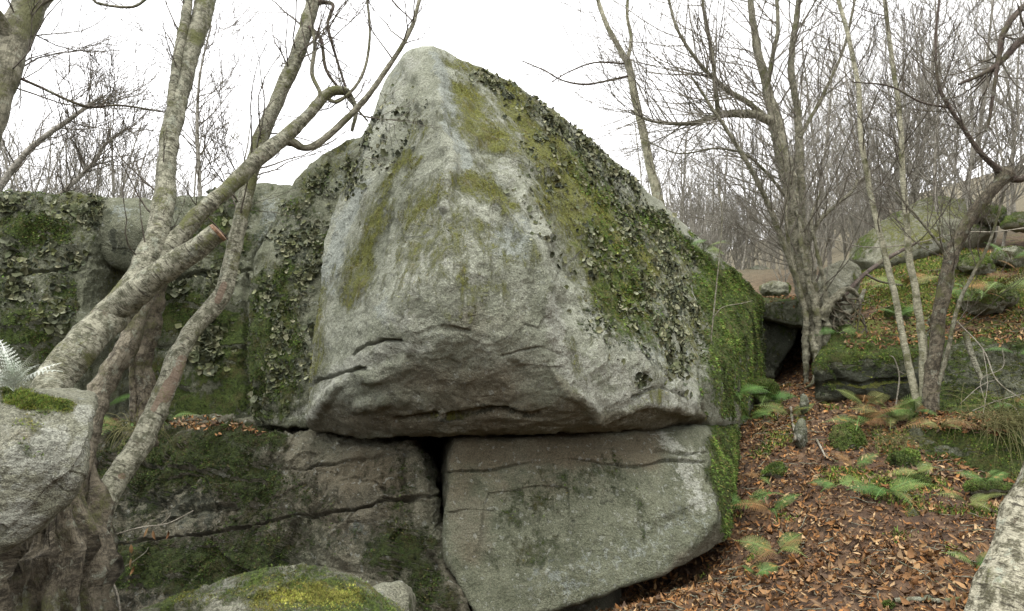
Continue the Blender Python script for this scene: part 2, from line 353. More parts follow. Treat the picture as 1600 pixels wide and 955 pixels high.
# --- the great overhanging boulder
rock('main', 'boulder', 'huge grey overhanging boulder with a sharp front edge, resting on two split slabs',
     [(640, 74, 6.4), (668, 72, 6.35), (600, 128, 6.75), (572, 200, 6.8), (518, 330, 6.5), (492, 480, 6.15), (482, 600, 5.95), (478, 655, 5.8),
      (690, 100, 6.15), (697, 200, 5.58), (700, 290, 5.06), (690, 400, 4.74), (836, 390, 5.02), (846, 470, 4.9), (620, 470, 4.85), (560, 570, 5.1), (690, 508, 4.66), (800, 420, 4.8), (842, 530, 4.84), (900, 632, 5.08), (1084, 636, 5.85), (690, 600, 4.93), (600, 640, 5.2), (800, 640, 5.05),
      (482, 672, 6.0), (560, 676, 5.62), (690, 680, 5.34), (850, 674, 5.4), (980, 667, 5.62), (1085, 655, 6.2),
      (770, 112, 6.7), (850, 158, 7.0), (930, 222, 7.5), (1000, 308, 8.1), (1045, 350, 8.6), (1076, 384, 8.9), (1134, 430, 9.3), (1194, 464, 9.9), (1197, 590, 9.7), (1160, 672, 8.0)],
     world=[(-.9, 9.5, 3.2), (1.0, 11.5, 3.2), (3.6, 11.5, 2.4), (-1.2, 9.5, 1.0), (3.8, 11.5, .9), (0, 9, 4.1)],
     level=8, power=110, bias=.72, mat=M_ROCK_PALE, disp=((.7, .035, 3), (3.2, .02, 4), (12, .012, 4)), flute=.02, rough=.018, chip=(.012, 1.5, .006, 4.2), seed=1,
     carve=[([(478, 614), (500, 592), (540, 582), (575, 578)], 3, .06), ([(552, 556), (575, 543), (598, 530), (626, 533)], 3, .07), ([(780, 556), (842, 545), (872, 556)], 2.5, .04),
            ([(985, 618), (1030, 606), (1070, 618)], 3, .06), ([(885, 380), (900, 440), (915, 510)], 44, .06), ([(870, 300), (960, 480)], 60, .06), ([(760, 225), (800, 300)], 26, .05),
            ([(680, 85), (690, 180), (703, 265), (697, 330)], 16, -.07), ([(640, 130), (618, 260), (570, 420)], 26, .05), ([(740, 120), (760, 260), (830, 350)], 24, .03),
            ([(770, 325), (826, 385), (848, 450), (862, 530)], 12, -.06), ([(580, 590), (630, 572)], 18, -.06), ([(530, 600), (500, 640)], 14, -.05), ([(560, 640), (600, 625)], 14, -.04), ([(690, 560), (800, 580)], 30, .03), ([(850, 560), (880, 610), (930, 640)], 12, -.05), ([(930, 650), (1000, 632), (1075, 640)], 10, -.04),
            ([(700, 650), (760, 640), (840, 645)], 9, .07), ([(620, 655), (680, 648)], 7, .05), ([(650, 522), (690, 512), (730, 522)], 7, .03),
            ([(612, 158), (612, 164)], 5, .06), ([(652, 168), (654, 178)], 5, .07), ([(634, 172), (634, 176)], 4, .05), ([(650, 135), (650, 140)], 4, .05), ([(1010, 590), (1010, 600)], 10, .08), ([(1045, 560), (1045, 600)], 10, .08), ([(1066, 540), (1066, 600)], 7, .06),
            ([(1085, 400), (1092, 520), (1100, 640)], 10, .07), ([(590, 180), (560, 240), (530, 290)], 8, .10)],
     paint=dict(
        gold=[('l', .92, 28, [(722, 140), (745, 195), (775, 232)]), ('l', .7, 12, [(700, 92), (770, 122)]), ('l', .85, 17, [(632, 235), (600, 330), (560, 430), (548, 470)]), ('e', .75, 560, 425, 24, 50), ('l', .85, 24, [(730, 280), (795, 322)]), ('l', .5, 12, [(740, 250), (760, 300)]),
              ('l', .95, 34, [(790, 150), (850, 230), (930, 330), (1010, 420)]), ('e', 1, 935, 345, 44, 64, -30), ('l', .9, 46, [(870, 290), (930, 400), (980, 470)]), ('l', .6, 14, [(1030, 420), (1070, 520)]), ('l', .5, 10, [(890, 530), (910, 590)]), ('l', .62, 22, [(1060, 370), (1085, 480), (1085, 560)])],
        pale=[('l', .75, 17, [(490, 630), (545, 570), (600, 545), (660, 545)]), ('e', .6, 625, 490, 36, 34), ('l', .8, 22, [(860, 470), (880, 560), (935, 622), (1000, 618), (1080, 628)]), ('l', .6, 26, [(900, 560), (1000, 590), (1070, 600)]), ('l', .55, 20, [(700, 260), (690, 380), (640, 440)]), ('e', .5, 790, 265, 45, 24), ('l', .6, 14, [(640, 90), (600, 200)]), ('l', .8, 10, [(440, 655), (490, 650)])],
        blue=[('l', .85, 12, [(680, 80), (705, 180), (722, 250)]), ('l', .8, 22, [(560, 290), (530, 360), (515, 450)]), ('e', .8, 800, 375, 42, 34), ('e', .6, 600, 480, 30, 30), ('l', .5, 18, [(620, 110), (600, 180)]), ('e', .45, 770, 280, 40, 24), ('l', .55, 20, [(980, 540), (1060, 560)])],
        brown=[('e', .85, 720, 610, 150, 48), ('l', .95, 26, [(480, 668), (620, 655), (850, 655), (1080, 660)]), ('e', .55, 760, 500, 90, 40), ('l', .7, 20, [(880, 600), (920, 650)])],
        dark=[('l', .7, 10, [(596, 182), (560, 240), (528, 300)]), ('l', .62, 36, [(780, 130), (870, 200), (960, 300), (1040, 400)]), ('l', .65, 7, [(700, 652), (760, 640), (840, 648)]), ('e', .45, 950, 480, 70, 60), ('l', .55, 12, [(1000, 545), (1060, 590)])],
        moss=[('l', .88, 52, [(1120, 450), (1145, 540), (1140, 640)]), ('l', .85, 40, [(1165, 470), (1185, 580)]), ('l', .7, 60, [(940, 380), (1000, 500)]), ('l', .6, 34, [(900, 250), (1000, 380)]), ('l', 1.1, 20, [(1010, 330), (1048, 366), (1120, 432), (1190, 472)]), ('e', .45, 930, 510, 40, 30)],
        tripe=[('l', 1, 24, [(772, 122), (850, 178), (925, 245), (985, 335), (1040, 420), (1066, 520)]), ('l', .45, 55, [(860, 300), (920, 400), (980, 500)]), ('l', 1, 18, [(900, 200), (935, 232), (1000, 318), (1042, 360), (1075, 400)]), ('l', .8, 26, [(1005, 430), (1050, 540)]), ('l', .7, 10, [(596, 185), (562, 240), (528, 305)]), ('e', .8, 1010, 590, 16, 12), ('e', .8, 1062, 580, 20, 40), ('l', .35, 30, [(800, 170), (850, 260)]), ('l', .25, 40, [(620, 170), (560, 280)]), ('e', .5, 960, 470, 60, 50)]),
     gen=(0, .22, .05))

# --- the two slabs beneath it
rock('slabR', 'slab', 'broad grey green slab under the boulder, right of the wide crack',
     [(712, 690, 5.5), (702, 726, 5.42), (699, 800, 5.22), (697, 872, 5.08), (744, 968, 4.88), (840, 962, 4.92), (940, 926, 5.04), (1040, 896, 5.25), (1122, 812, 5.52), (1139, 842, 5.85), (1098, 690, 5.98), (1086, 670, 6.05), (860, 690, 5.56),
      (1158, 672, 7.3), (1152, 800, 6.9)],
     world=[(-1.32, 11, 1.02), (2.6, 8, 1.1), (-1.32, 11, .3), (2.4, 8, .35), (-.5, 6, .1), (1.4, 6.6, .32)],
     level=8, power=110, bias=.7, disp=((.8, .03, 3), (4, .018, 4), (16, .006, 3)), rough=.018, chip=(.010, 1.3, .004, 4), seed=2,
     carve=[([(700, 738), (780, 732), (900, 722), (1000, 728), (1040, 722), (1100, 722)], 3.5, .045), ([(1030, 705), (1070, 712), (1098, 706)], 5, .05), ([(700, 800), (770, 800)], 2.5, .02), ([(860, 690), (1000, 700)], 10, .03), ([(1000, 840), (1090, 800)], 20, .02)],
     paint=dict(brown=[('l', .95, 40, [(710, 705), (880, 705), (1010, 700)]), ('l', .7, 40, [(715, 740), (740, 850)]), ('e', .5, 830, 760, 120, 40), ('l', .9, 16, [(1040, 900), (1130, 830)])],
                moss=[('l', 1.1, 22, [(1120, 680), (1130, 760), (1142, 850)]), ('e', 1.1, 1152, 720, 26, 90), ('l', .42, 50, [(800, 800), (870, 770), (950, 740)]), ('l', .4, 14, [(1000, 760), (1010, 850)]), ('e', .42, 830, 860, 90, 50)],
                gold=[('l', .7, 8, [(1105, 690), (1138, 840)])],
                pale=[('l', .6, 22, [(1040, 690), (1080, 720), (1090, 790)]), ('e', .35, 1010, 820, 90, 70)],
                blue=[('l', .42, 60, [(840, 920), (930, 885), (1040, 830), (1090, 790)])], dark=[('l', .4, 18, [(960, 735), (950, 840)]), ('e', .35, 860, 800, 100, 60)]),
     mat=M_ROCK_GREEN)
rock('slabL', 'slab', 'dark mossy cracked slab under the boulder, left of the wide crack',
     [(640, 698, 5.62), (658, 726, 5.5), (668, 790, 5.36), (677, 872, 5.15), (720, 968, 4.95), (640, 1000, 4.95), (420, 1000, 5.1), (140, 1000, 5.7), (130, 740, 6.5), (270, 672, 6.6), (420, 686, 6.2), (560, 694, 5.85), (400, 800, 5.65), (250, 900, 5.65)],
     world=[(-1.28, 11, 1.0), (-5, 9, 1.02), (-1.28, 11, 0), (-5, 9, 0), (-.95, 6.6, -.2), (-5, 6.8, 1.0), (-5, 6.3, -.2)],
     level=8, power=90, bias=.7, disp=((.9, .05, 3), (3.5, .035, 4), (12, .013, 4)), strata=.045, rough=.07, chip=(.05, 1.7, .03, 4.5), seed=3,
     carve=[([(160, 856), (260, 842), (330, 836), (440, 818), (540, 800), (600, 788), (682, 778)], 3.5, .09), ([(440, 732), (540, 726), (640, 706)], 4, .05), ([(634, 700), (627, 730), (630, 770)], 4, .05), ([(600, 782), (680, 790)], 3, .04), ([(500, 740), (502, 780)], 3, .03), ([(190, 720), (300, 740), (420, 760)], 9, .05), ([(280, 800), (360, 790)], 8, .05)],
     paint=dict(moss=[('l', .95, 62, [(200, 730), (330, 720), (400, 760)]), ('l', .9, 55, [(190, 880), (330, 890), (420, 870)]), ('e', .85, 630, 860, 66, 46), ('l', .7, 36, [(660, 900), (690, 950)]), ('l', .5, 40, [(450, 760), (500, 790)]), ('e', .45, 520, 850, 90, 40), ('l', .9, 20, [(330, 672), (440, 690)])],
                brown=[('e', .9, 580, 735, 100, 46), ('e', .8, 640, 800, 44, 30), ('l', .6, 30, [(640, 700), (665, 770)]), ('e', .4, 500, 800, 80, 30)],
                dark=[('l', .6, 50, [(180, 780), (320, 800)]), ('l', .5, 60, [(170, 930), (400, 930)]), ('e', .6, 430, 880, 40, 26), ('e', .55, 250, 720, 70, 40)],
                pale=[('e', .5, 340, 740, 30, 20), ('e', .45, 280, 830, 26, 14), ('e', .45, 420, 790, 40, 20), ('e', .5, 290, 860, 26, 20)], blue=[('e', .4, 540, 840, 80, 36)]),
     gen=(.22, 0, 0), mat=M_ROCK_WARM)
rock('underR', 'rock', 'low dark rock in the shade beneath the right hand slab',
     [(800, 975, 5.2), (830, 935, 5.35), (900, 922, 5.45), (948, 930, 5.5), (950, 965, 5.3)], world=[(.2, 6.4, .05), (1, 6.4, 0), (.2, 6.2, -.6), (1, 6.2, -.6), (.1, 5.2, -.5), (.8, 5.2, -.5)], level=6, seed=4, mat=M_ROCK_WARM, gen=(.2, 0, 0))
# --- rocks to the left of the boulder
rock('mid', 'rock', 'mossy upright block with leafy lichen wedged against the left side of the boulder',
     [(580, 192, 7.4), (522, 222, 7.3), (470, 258, 7.2), (446, 300, 7.1), (402, 396, 6.9), (388, 450, 6.75), (384, 560, 6.6), (386, 640, 6.5), (402, 672, 6.35), (440, 674, 6.15), (500, 672, 6.15), (520, 520, 6.5), (540, 380, 6.75), (470, 420, 6.75)],
     world=[(-1.2, 10, 3.2), (-2.6, 9.5, 2.6), (-1.2, 10, .9), (-2.8, 9.5, .9), (-.8, 7.5, .95), (-.9, 7.6, 3.2)], level=7, power=40, disp=((.9, .06, 3), (4, .025, 4), (14, .006, 3)), rough=.02, flute=.015, seed=5,
     carve=[([(500, 300), (520, 240), (560, 210)], 6, .05), ([(400, 640), (480, 650)], 8, .05)],
     paint=dict(moss=[('l', .75, 34, [(410, 450), (400, 560), (410, 650)]), ('l', .7, 30, [(440, 420), (450, 560), (440, 640)]), ('e', .5, 500, 290, 40, 40)], gold=[('l', .55, 26, [(450, 460), (450, 580)]), ('l', .55, 26, [(540, 230), (480, 300)]), ('l', .4, 12, [(405, 400), (400, 500)])],
                dark=[('l', .5, 26, [(480, 300), (450, 380), (470, 440)]), ('l', .4, 30, [(400, 600), (480, 620)])], blue=[('l', .4, 20, [(560, 215), (520, 300)])], pale=[('l', .6, 10, [(430, 660), (490, 640)]), ('l', .4, 20, [(480, 560), (478, 640)])],
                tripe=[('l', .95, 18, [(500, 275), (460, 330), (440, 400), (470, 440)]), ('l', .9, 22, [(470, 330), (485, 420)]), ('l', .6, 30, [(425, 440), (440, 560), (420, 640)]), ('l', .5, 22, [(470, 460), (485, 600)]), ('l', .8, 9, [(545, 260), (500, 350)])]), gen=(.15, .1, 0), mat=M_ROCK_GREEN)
rock('wall', 'rock', 'long dark mossy rock wall behind the leaning birches',
     [(120, 330, 8.3), (250, 306, 8.4), (330, 296, 8.5), (450, 286, 8.6), (455, 420, 8.2), (430, 660, 7.8), (100, 680, 7.9), (100, 480, 8.2), (300, 430, 8.05)],
     world=[(-7, 12, 3.5), (-2, 12, 3.6), (-7, 11, .3), (-1.8, 11, .3), (-6.5, 8.6, .2)], level=7, power=50, disp=((.9, .09, 3), (3.5, .035, 4), (14, .007, 3)), rough=.03, strata=.02, seed=6,
     carve=[([(384, 430), (386, 640)], 6, .1), ([(250, 440), (390, 420)], 7, .08), ([(440, 335), (400, 400), (395, 425)], 6, .12), ([(250, 540), (380, 545)], 8, .05)],
     paint=dict(moss=[('l', .9, 60, [(260, 480), (350, 520), (350, 620)]), ('l', .9, 40, [(260, 600), (300, 650)]), ('l', .6, 30, [(330, 340), (350, 420)]), ('l', .7, 40, [(110, 520), (180, 600)])], gold=[('e', .4, 330, 470, 60, 40)], dark=[('e', .75, 180, 440, 60, 60), ('l', .5, 30, [(370, 560), (340, 640)])], blue=[('e', .6, 415, 340, 26, 50), ('e', .5, 260, 320, 30, 14)],  # dark ellipse paints the shade of the hollow under the grey block
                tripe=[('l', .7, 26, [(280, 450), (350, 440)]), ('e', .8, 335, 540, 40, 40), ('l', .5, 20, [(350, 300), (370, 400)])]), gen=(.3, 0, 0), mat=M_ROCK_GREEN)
rock('wallA', 'rock', 'moss covered rock with leafy lichen at the left edge, beside the bare grey block',
     [(-120, 312, 7.2), (40, 304, 7.4), (120, 302, 7.5), (168, 306, 7.6), (150, 345, 7.35), (140, 395, 7.25), (130, 470, 7.2), (120, 560, 7.1), (110, 680, 7.0), (-120, 680, 6.7)],
     world=[(-7, 9.5, 3.6), (-4.4, 9.5, 3.5), (-7, 9, .2), (-4.4, 9, .2)], level=7, power=40, disp=((1, .08, 3), (3.5, .035, 4), (14, .008, 3)), rough=.035, seed=7,
     carve=[([(0, 430), (100, 425), (140, 400)], 6, .06)],
     paint=dict(moss=[('e', .85, 60, 360, 80, 34), ('e', .8, 40, 520, 90, 70), ('e', .7, 90, 470, 40, 60)], gold=[('l', .5, 18, [(0, 350), (130, 370)]), ('e', .4, 60, 480, 60, 40)], dark=[('l', .6, 18, [(100, 410), (90, 480)]), ('l', .5, 14, [(20, 330), (140, 320)])],
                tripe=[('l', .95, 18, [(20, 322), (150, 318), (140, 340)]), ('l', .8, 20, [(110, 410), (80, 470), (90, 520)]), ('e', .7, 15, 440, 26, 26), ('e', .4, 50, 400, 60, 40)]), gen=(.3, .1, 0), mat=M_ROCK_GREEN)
rock('wallB', 'rock', 'smooth bare grey rounded block with a black stain, overhanging a dark hollow',
     [(146, 318, 7.45), (176, 304, 7.6), (236, 308, 7.7), (244, 350, 7.4), (236, 400, 7.5), (198, 428, 7.55), (160, 410, 7.4), (140, 385, 7.35)],
     world=[(-5.0, 9.2, 3.4), (-4.0, 9.2, 3.4), (-4.9, 9, 2.6), (-4.1, 9, 2.6)], level=6, power=20, disp=((1.2, .05, 3), (5, .015, 4)), seed=8,
     paint=dict(blue=[('e', .6, 190, 330, 40, 20)], dark=[('l', .85, 7, [(180, 362), (184, 395)]), ('e', .6, 205, 400, 30, 18)], moss=[('e', .4, 160, 330, 20, 30)]), mat=M_ROCK_GREEN)
# --- near rocks
rock('nearL', 'rock', 'pale lichen crusted rock with a mossy top, close at the left edge',
     [(-60, 640, 2.35), (0, 606, 2.4), (60, 612, 2.45), (118, 618, 2.5), (148, 632, 2.5), (144, 700, 2.4), (128, 760, 2.35), (60, 830, 2.3), (0, 868, 2.25), (-80, 890, 2.2), (-60, 720, 2.2), (60, 690, 2.25)],
     world=[(-2.6, 3.0, 1.6), (-1.85, 3.0, 1.58), (-2.6, 3.0, .9), (-2.0, 2.9, 1.0)], level=7, power=24, disp=((2, .025, 3), (9, .009, 4), (30, .004, 3)), rough=.015, seed=9,
     paint=dict(moss=[('l', .9, 16, [(10, 612), (60, 622), (100, 630)]), ('e', .6, 70, 640, 30, 16), ('l', .4, 22, [(20, 690), (60, 720)])], gold=[('l', 1.1, 16, [(10, 612), (105, 632)]), ('e', .5, 40, 660, 50, 26)], pale=[('e', .75, 70, 720, 90, 70), ('e', .7, 30, 820, 60, 40), ('e', .7, 130, 650, 20, 30)], dark=[('l', .35, 20, [(10, 700), (60, 700)])], brown=[('e', .45, 40, 690, 40, 20)]))
rock('nearC', 'rock', 'low rounded rock with golden moss and grey lichen at the bottom of the photo',
     [(200, 960, 3.0), (270, 925, 3.05), (330, 902, 3.1), (400, 890, 3.15), (480, 886, 3.2), (545, 892, 3.2), (600, 925, 3.15), (620, 962, 3.1), (400, 980, 2.75), (300, 990, 2.75), (540, 985, 2.8)],
     world=[(-1.6, 3.6, .3), (-.5, 3.7, .35), (-1.7, 3.2, -.3), (-.4, 3.2, -.3), (-1.0, 2.5, -.3)], level=7, power=22, disp=((2, .03, 3), (8, .01, 4), (26, .005, 3)), rough=.02, seed=10,
     paint=dict(gold=[('e', .85, 470, 930, 120, 34), ('e', .6, 300, 940, 60, 20)], pale=[('e', .75, 350, 915, 40, 18), ('e', .6, 480, 905, 40, 10), ('l', .7, 8, [(560, 905), (590, 950)]), ('e', .6, 390, 945, 30, 14)], moss=[('e', .55, 520, 945, 60, 30), ('e', .6, 310, 925, 30, 16)], brown=[('l', .5, 8, [(440, 920), (460, 950)])]), gen=(.3, .3, 0))
rock('nearC2', 'rock', 'grey pointed rock half hidden behind the golden mossed rock',
     [(560, 935, 3.9), (600, 915, 3.9), (628, 905, 3.95), (640, 935, 3.9), (642, 970, 3.85), (560, 970, 3.8)], world=[(-.9, 4.5, .25), (-.6, 4.5, .2), (-.9, 4.2, -.4), (-.6, 4.2, -.4)], level=6, power=30, disp=((2, .03, 3), (8, .01, 4)), seed=11, gen=(.15, .15, 0))
# --- right hand rocks
rock('r1', 'rock', 'square mossy block with fallen leaves on top beside the dark hole',
     [(1274, 566, 8.15), (1290, 556, 8.1), (1430, 556, 8.0), (1445, 548, 8.1), (1335, 505, 9.4), (1455, 500, 9.4), (1280, 622, 8.2), (1425, 622, 8.0), (1278, 590, 8.1), (1300, 530, 8.8)],
     world=[(6.25, 13.5, .8), (7.6, 13.5, .8), (6.3, 13.5, 2.3), (7.6, 13.5, 2.4)], level=7, power=60, disp=((1.2, .06, 3), (4, .03, 4), (14, .008, 3)), rough=.035, seed=12, carve=[([(1290, 600), (1420, 594)], 6, .08), ([(1300, 575), (1330, 620)], 6, .05)],
     paint=dict(moss=[('l', 1, 26, [(1285, 560), (1420, 548)]), ('e', .9, 1310, 530, 40, 26), ('e', .7, 1300, 600, 30, 30)], gold=[('l', .9, 14, [(1290, 550), (1420, 556)]), ('e', .7, 1310, 530, 40, 24)], dark=[('e', 1.3, 1350, 602, 110, 28)]), gen=(.25, 0, 0), upgold=.9, mat=M_ROCK_GREEN)
rock('r2', 'rock', 'dark mossy rock face behind the dead twigs at the right edge',
     [(1420, 560, 8.3), (1470, 532, 8.3), (1560, 535, 8.0), (1700, 545, 7.8), (1700, 680, 7.3), (1450, 670, 7.7), (1425, 630, 8.1)], world=[(5.4, 9.6, 2.15), (8.2, 9.4, 2.2), (5.4, 9.6, .8), (8, 9.3, .8)], level=7, power=50, disp=((1.2, .09, 3), (4, .035, 4), (14, .008, 3)), rough=.04, strata=.03, seed=13, paint=dict(dark=[('e', .55, 1520, 600, 120, 50)]), gen=(.42, 0, 0), upmoss=.8, upgold=.6, mat=M_ROCK_GREEN)
rock('r3', 'rock', 'dark rock ledge hung with drooping grass at the right edge of the leaf slope',
     [(1440, 672, 6.9), (1500, 655, 6.8), (1560, 662, 6.6), (1640, 690, 6.3), (1700, 750, 5.9), (1640, 800, 5.7), (1560, 775, 6.0), (1470, 760, 6.35), (1440, 740, 6.6)], world=[(4.8, 8.1, 1.3), (6.5, 8, 1.4), (4.6, 8, .3), (6.6, 8, .3)], level=6, power=40, disp=((1.2, .07, 3), (4, .03, 4), (14, .008, 3)), rough=.04, seed=14, paint=dict(dark=[('e', .65, 1530, 710, 70, 36)], moss=[('e', .7, 1460, 720, 30, 30), ('e', .7, 1560, 750, 50, 20), ('l', .9, 14, [(1450, 665), (1580, 672)])]), gen=(.3, 0, 0), upmoss=.9, upgold=.6, mat=M_ROCK_GREEN)
rock('r4', 'rock', 'grey upright stone leaning against the base of the shaggy multi stemmed tree',
     [(1276, 440, 9.7), (1292, 414, 9.75), (1318, 404, 9.8), (1346, 418, 9.8), (1340, 450, 9.7), (1318, 480, 9.6), (1285, 475, 9.65)], world=[(4.7, 10.3, 3.0), (5.2, 10.3, 2.9), (4.7, 10.2, 2), (5.1, 10.2, 2)], level=6, power=26, disp=((2, .04, 3), (6, .015, 4)), rough=.02, seed=15, paint=dict(moss=[('e', .6, 1345, 430, 12, 30)], pale=[('e', .4, 1310, 430, 26, 22)]), gen=(.1, 0, 0))
rock('r5', 'rock', 'large pale tilted slab on the hillside behind the trees',
     [(1325, 405, 13.2), (1345, 372, 13.2), (1400, 330, 13.4), (1470, 303, 13.6), (1540, 312, 13.8), (1478, 345, 12.4), (1400, 405, 12.3), (1385, 414, 12.4), (1560, 362, 12.6)],
     world=[(8.2, 15.5, 4.6), (10.4, 15.5, 4.7), (8, 15, 3), (10.4, 15, 3), (7.2, 14.6, 3.2)], level=6, power=60, disp=((.8, .09, 3), (3, .03, 4), (12, .01, 3)), rough=.03, seed=16, paint=dict(gold=[('l', .5, 16, [(1380, 350), (1500, 330)]), ('e', .45, 1560, 320, 50, 20)], pale=[('e', .4, 1450, 350, 90, 30)], moss=[('l', .5, 12, [(1470, 305), (1600, 292)])]), gen=(.2, .35, .1), upgold=.6, mat=M_ROCK)
rock('r6', 'rock', 'dark green rock at the far side of the dark hole, capped with soil',
     [(1192, 492, 10.2), (1236, 486, 10.1), (1252, 500, 10.1), (1246, 530, 10.1), (1222, 575, 10.0), (1212, 592, 10.0), (1188, 590, 10.1)], world=[(3.9, 13.6, 2.5), (5.0, 13.6, 2.5), (3.9, 13.5, .6), (4.6, 13.5, .6)], level=6, power=30, disp=((1.5, .05, 3), (6, .015, 4)), seed=17, gen=(.5, 0, 0), paint=dict(dark=[('e', .9, 1215, 540, 50, 60)]), mat=M_ROCK_GREEN)  # dark stroke paints the shade inside the hole onto this face
rock('r6b', 'rock', 'mossy lintel rock roofing the dark hole beneath the shaggy tree',
     [(1196, 474, 10.0), (1240, 468, 9.8), (1300, 478, 9.6), (1300, 512, 9.55), (1262, 512, 9.7), (1240, 500, 9.8), (1200, 496, 10.0)], world=[(3.8, 14, 3.0), (6.6, 14, 3.1), (3.8, 14, 2.4), (6.6, 14, 2.4)], level=6, power=40, disp=((1.5, .05, 3), (6, .02, 4)), rough=.03, seed=18, gen=(.55, .3, 0), upmoss=.9, mat=M_ROCK_GREEN)
rock('r6c', 'rock', 'backing rock added deep inside the hole to keep it dark',  # added to close the back of the hole against light
     [(1180, 470, 13.2), (1310, 470, 13.2), (1310, 620, 13.0), (1180, 620, 13.0)], world=[(4.2, 14.4, 2.7), (7.2, 14.4, 2.7), (4.2, 14.4, .6), (7.2, 14.4, .6)], level=5, power=40, seed=19, gen=(.4, 0, 0), mat=M_ROCK_WARM)
small = [  # key, centre px, py, half width, half height px, Y, label, gold, moss
    ('s1', 1325, 692, 36, 30, 6.9, 'large dark mossy hump half covered by fern fronds on the leaf slope', 0, 1),
    ('s2', 1414, 722, 28, 22, 6.5, 'bright green mossy stone below the clump of slender stems', .3, 1),
    ('s3', 1432, 758, 42, 20, 6.2, 'low wide mossy stone between two ferns at the foot of the ledge', .4, 1),
    ('s4', 1427, 809, 25, 15, 5.55, 'small yellow green moss cushion on the brown leaves', 1, .3),
    ('s5', 1387, 947, 11, 7, 4.25, 'tiny dark green moss ball beside the fallen white stick', 0, 1),
    ('s6', 1256, 632, 8, 17, 7.9, 'narrow grey stone standing in leaves just below the dark hole', 0, 0),
    ('s7', 1252, 680, 10, 30, 7.0, 'narrow blue grey stone sunk in leaves beside a pale root', 0, 0),
    ('s8', 1212, 738, 24, 15, 6.6, 'small round mossy stone among leaves below the narrow grey stones', 0, .9),
    ('s9', 1060, 372, 20, 24, 8.75, 'dark green moss hummock on the boulder top by the slim pale tree', .5, 1),
    ('s10', 1186, 428, 20, 14, 18, 'distant grey boulder on the slope seen past the mossy boulder end', 0, .25),
    ('s11', 1212, 452, 26, 16, 13, 'distant moss topped rock beyond the end of the boulder', .5, .6),
    ('s12', 1405, 492, 26, 16, 9.6, 'green moss hump on the bank behind the square block', .4, 1),
    ('s13', 1545, 470, 60, 22, 9.6, 'mossy bank rock under the large ferns at right', 0, 1),
    ('s14', 1520, 415, 40, 16, 11, 'mossy rock with dead twigs below the pale tilted slab', .6, .8),
    ('s20', 1545, 338, 34, 16, 12.6, 'mossy boulder on the hillside just right of the pale tilted slab', .6, .6),
    ('s21', 1598, 348, 36, 18, 12.2, 'moss topped boulder at the right edge high on the hillside', .5, .8),
    ('s15', 1585, 405, 40, 24, 11.2, 'mossy rock at the right edge below the pale slab', .4, .9),
    ('s16', 1135, 650, 26, 34, 7.6, 'ferny moss mound at the foot of the boulder end', .2, 1),
    ('s17', 1195, 615, 34, 26, 8.7, 'broad moss mound between the boulder end and the dark hole', .5, .9),
    ('s18', 1550, 765, 40, 18, 5.8, 'dark mossy stone under the grassy ledge', 0, .9),
    ('s19', 1450, 935, 10, 6, 4.3, 'little brown stone by the white stick', 0, 0)]
for k, (key, cx, cy, hw, hh, Y, lab, gd, ms) in enumerate(small):
    m = pxm(cy, Y); dep = max(hw, hh) * m * 1.1; pts = []
    rr = random.Random(k)
    for a in range(9):
        th = a / 9 * 2 * math.pi; pts.append((cx + hw * math.cos(th) * rr.uniform(.85, 1.1), cy + hh * math.sin(th) * rr.uniform(.85, 1.1), Y + rr.uniform(0, .3) * dep))
    for a in range(5):
        th = a / 5 * 2 * math.pi + .4; pts.append((cx + hw * .6 * math.cos(th), cy + hh * .6 * math.sin(th), Y - dep * .55)); pts.append((cx + hw * .7 * math.cos(th), cy + hh * .6 * math.sin(th) - 2, Y + dep))
    s = max(hw, hh) * m
    rock(key, 'mossy_stone' if ms > .5 else 'stone', lab, pts, level=5 if hw > 14 else 4, power=9, disp=((1.1 / s, (.26 if hw > 10 else .10) * s, 3), (4 / s, .07 * s, 3)), rough=.10 * s, upgold=.5 * gd, seed=30 + k, gen=(ms * .8, gd * .55, .2 if ms < .3 else 0), cat='stone', mat=M_ROCK if ms > .3 else M_ROCK_GREEN)

# ------------------------------------------------------------------ the forest floor
GP = [at(*p) for p in [(1000, 958, 4.6), (1200, 955, 4.4), (1400, 955, 4.2), (1600, 955, 4.0), (1060, 925, 5.0), (1145, 868, 5.7), (1250, 850, 5.5), (1400, 850, 5.1), (1550, 840, 4.9),
      (1160, 780, 6.5), (1165, 700, 7.3), (1260, 760, 6.1), (1350, 750, 6.1), (1450, 780, 5.85), (1550, 790, 5.7), (1200, 650, 8.0), (1240, 600, 9.0), (1300, 650, 7.8), (1300, 700, 6.9), (1440, 640, 7.7), (1400, 700, 6.8),
      (1240, 600, 10.0), (1245, 605, 12.5), (1350, 625, 8.3), (1180, 470, 13), (1240, 470, 12.5), (1500, 660, 7.6), (1600, 650, 7.4), (1400, 520, 9.6), (1500, 500, 9.6), (1600, 490, 9.3), (1480, 430, 11.2), (1600, 410, 11.5), (1400, 440, 11.5), (1700, 380, 12.5), (1500, 385, 13), (1330, 450, 12), (1190, 436, 20), (1120, 420, 30), (1400, 400, 15)]]
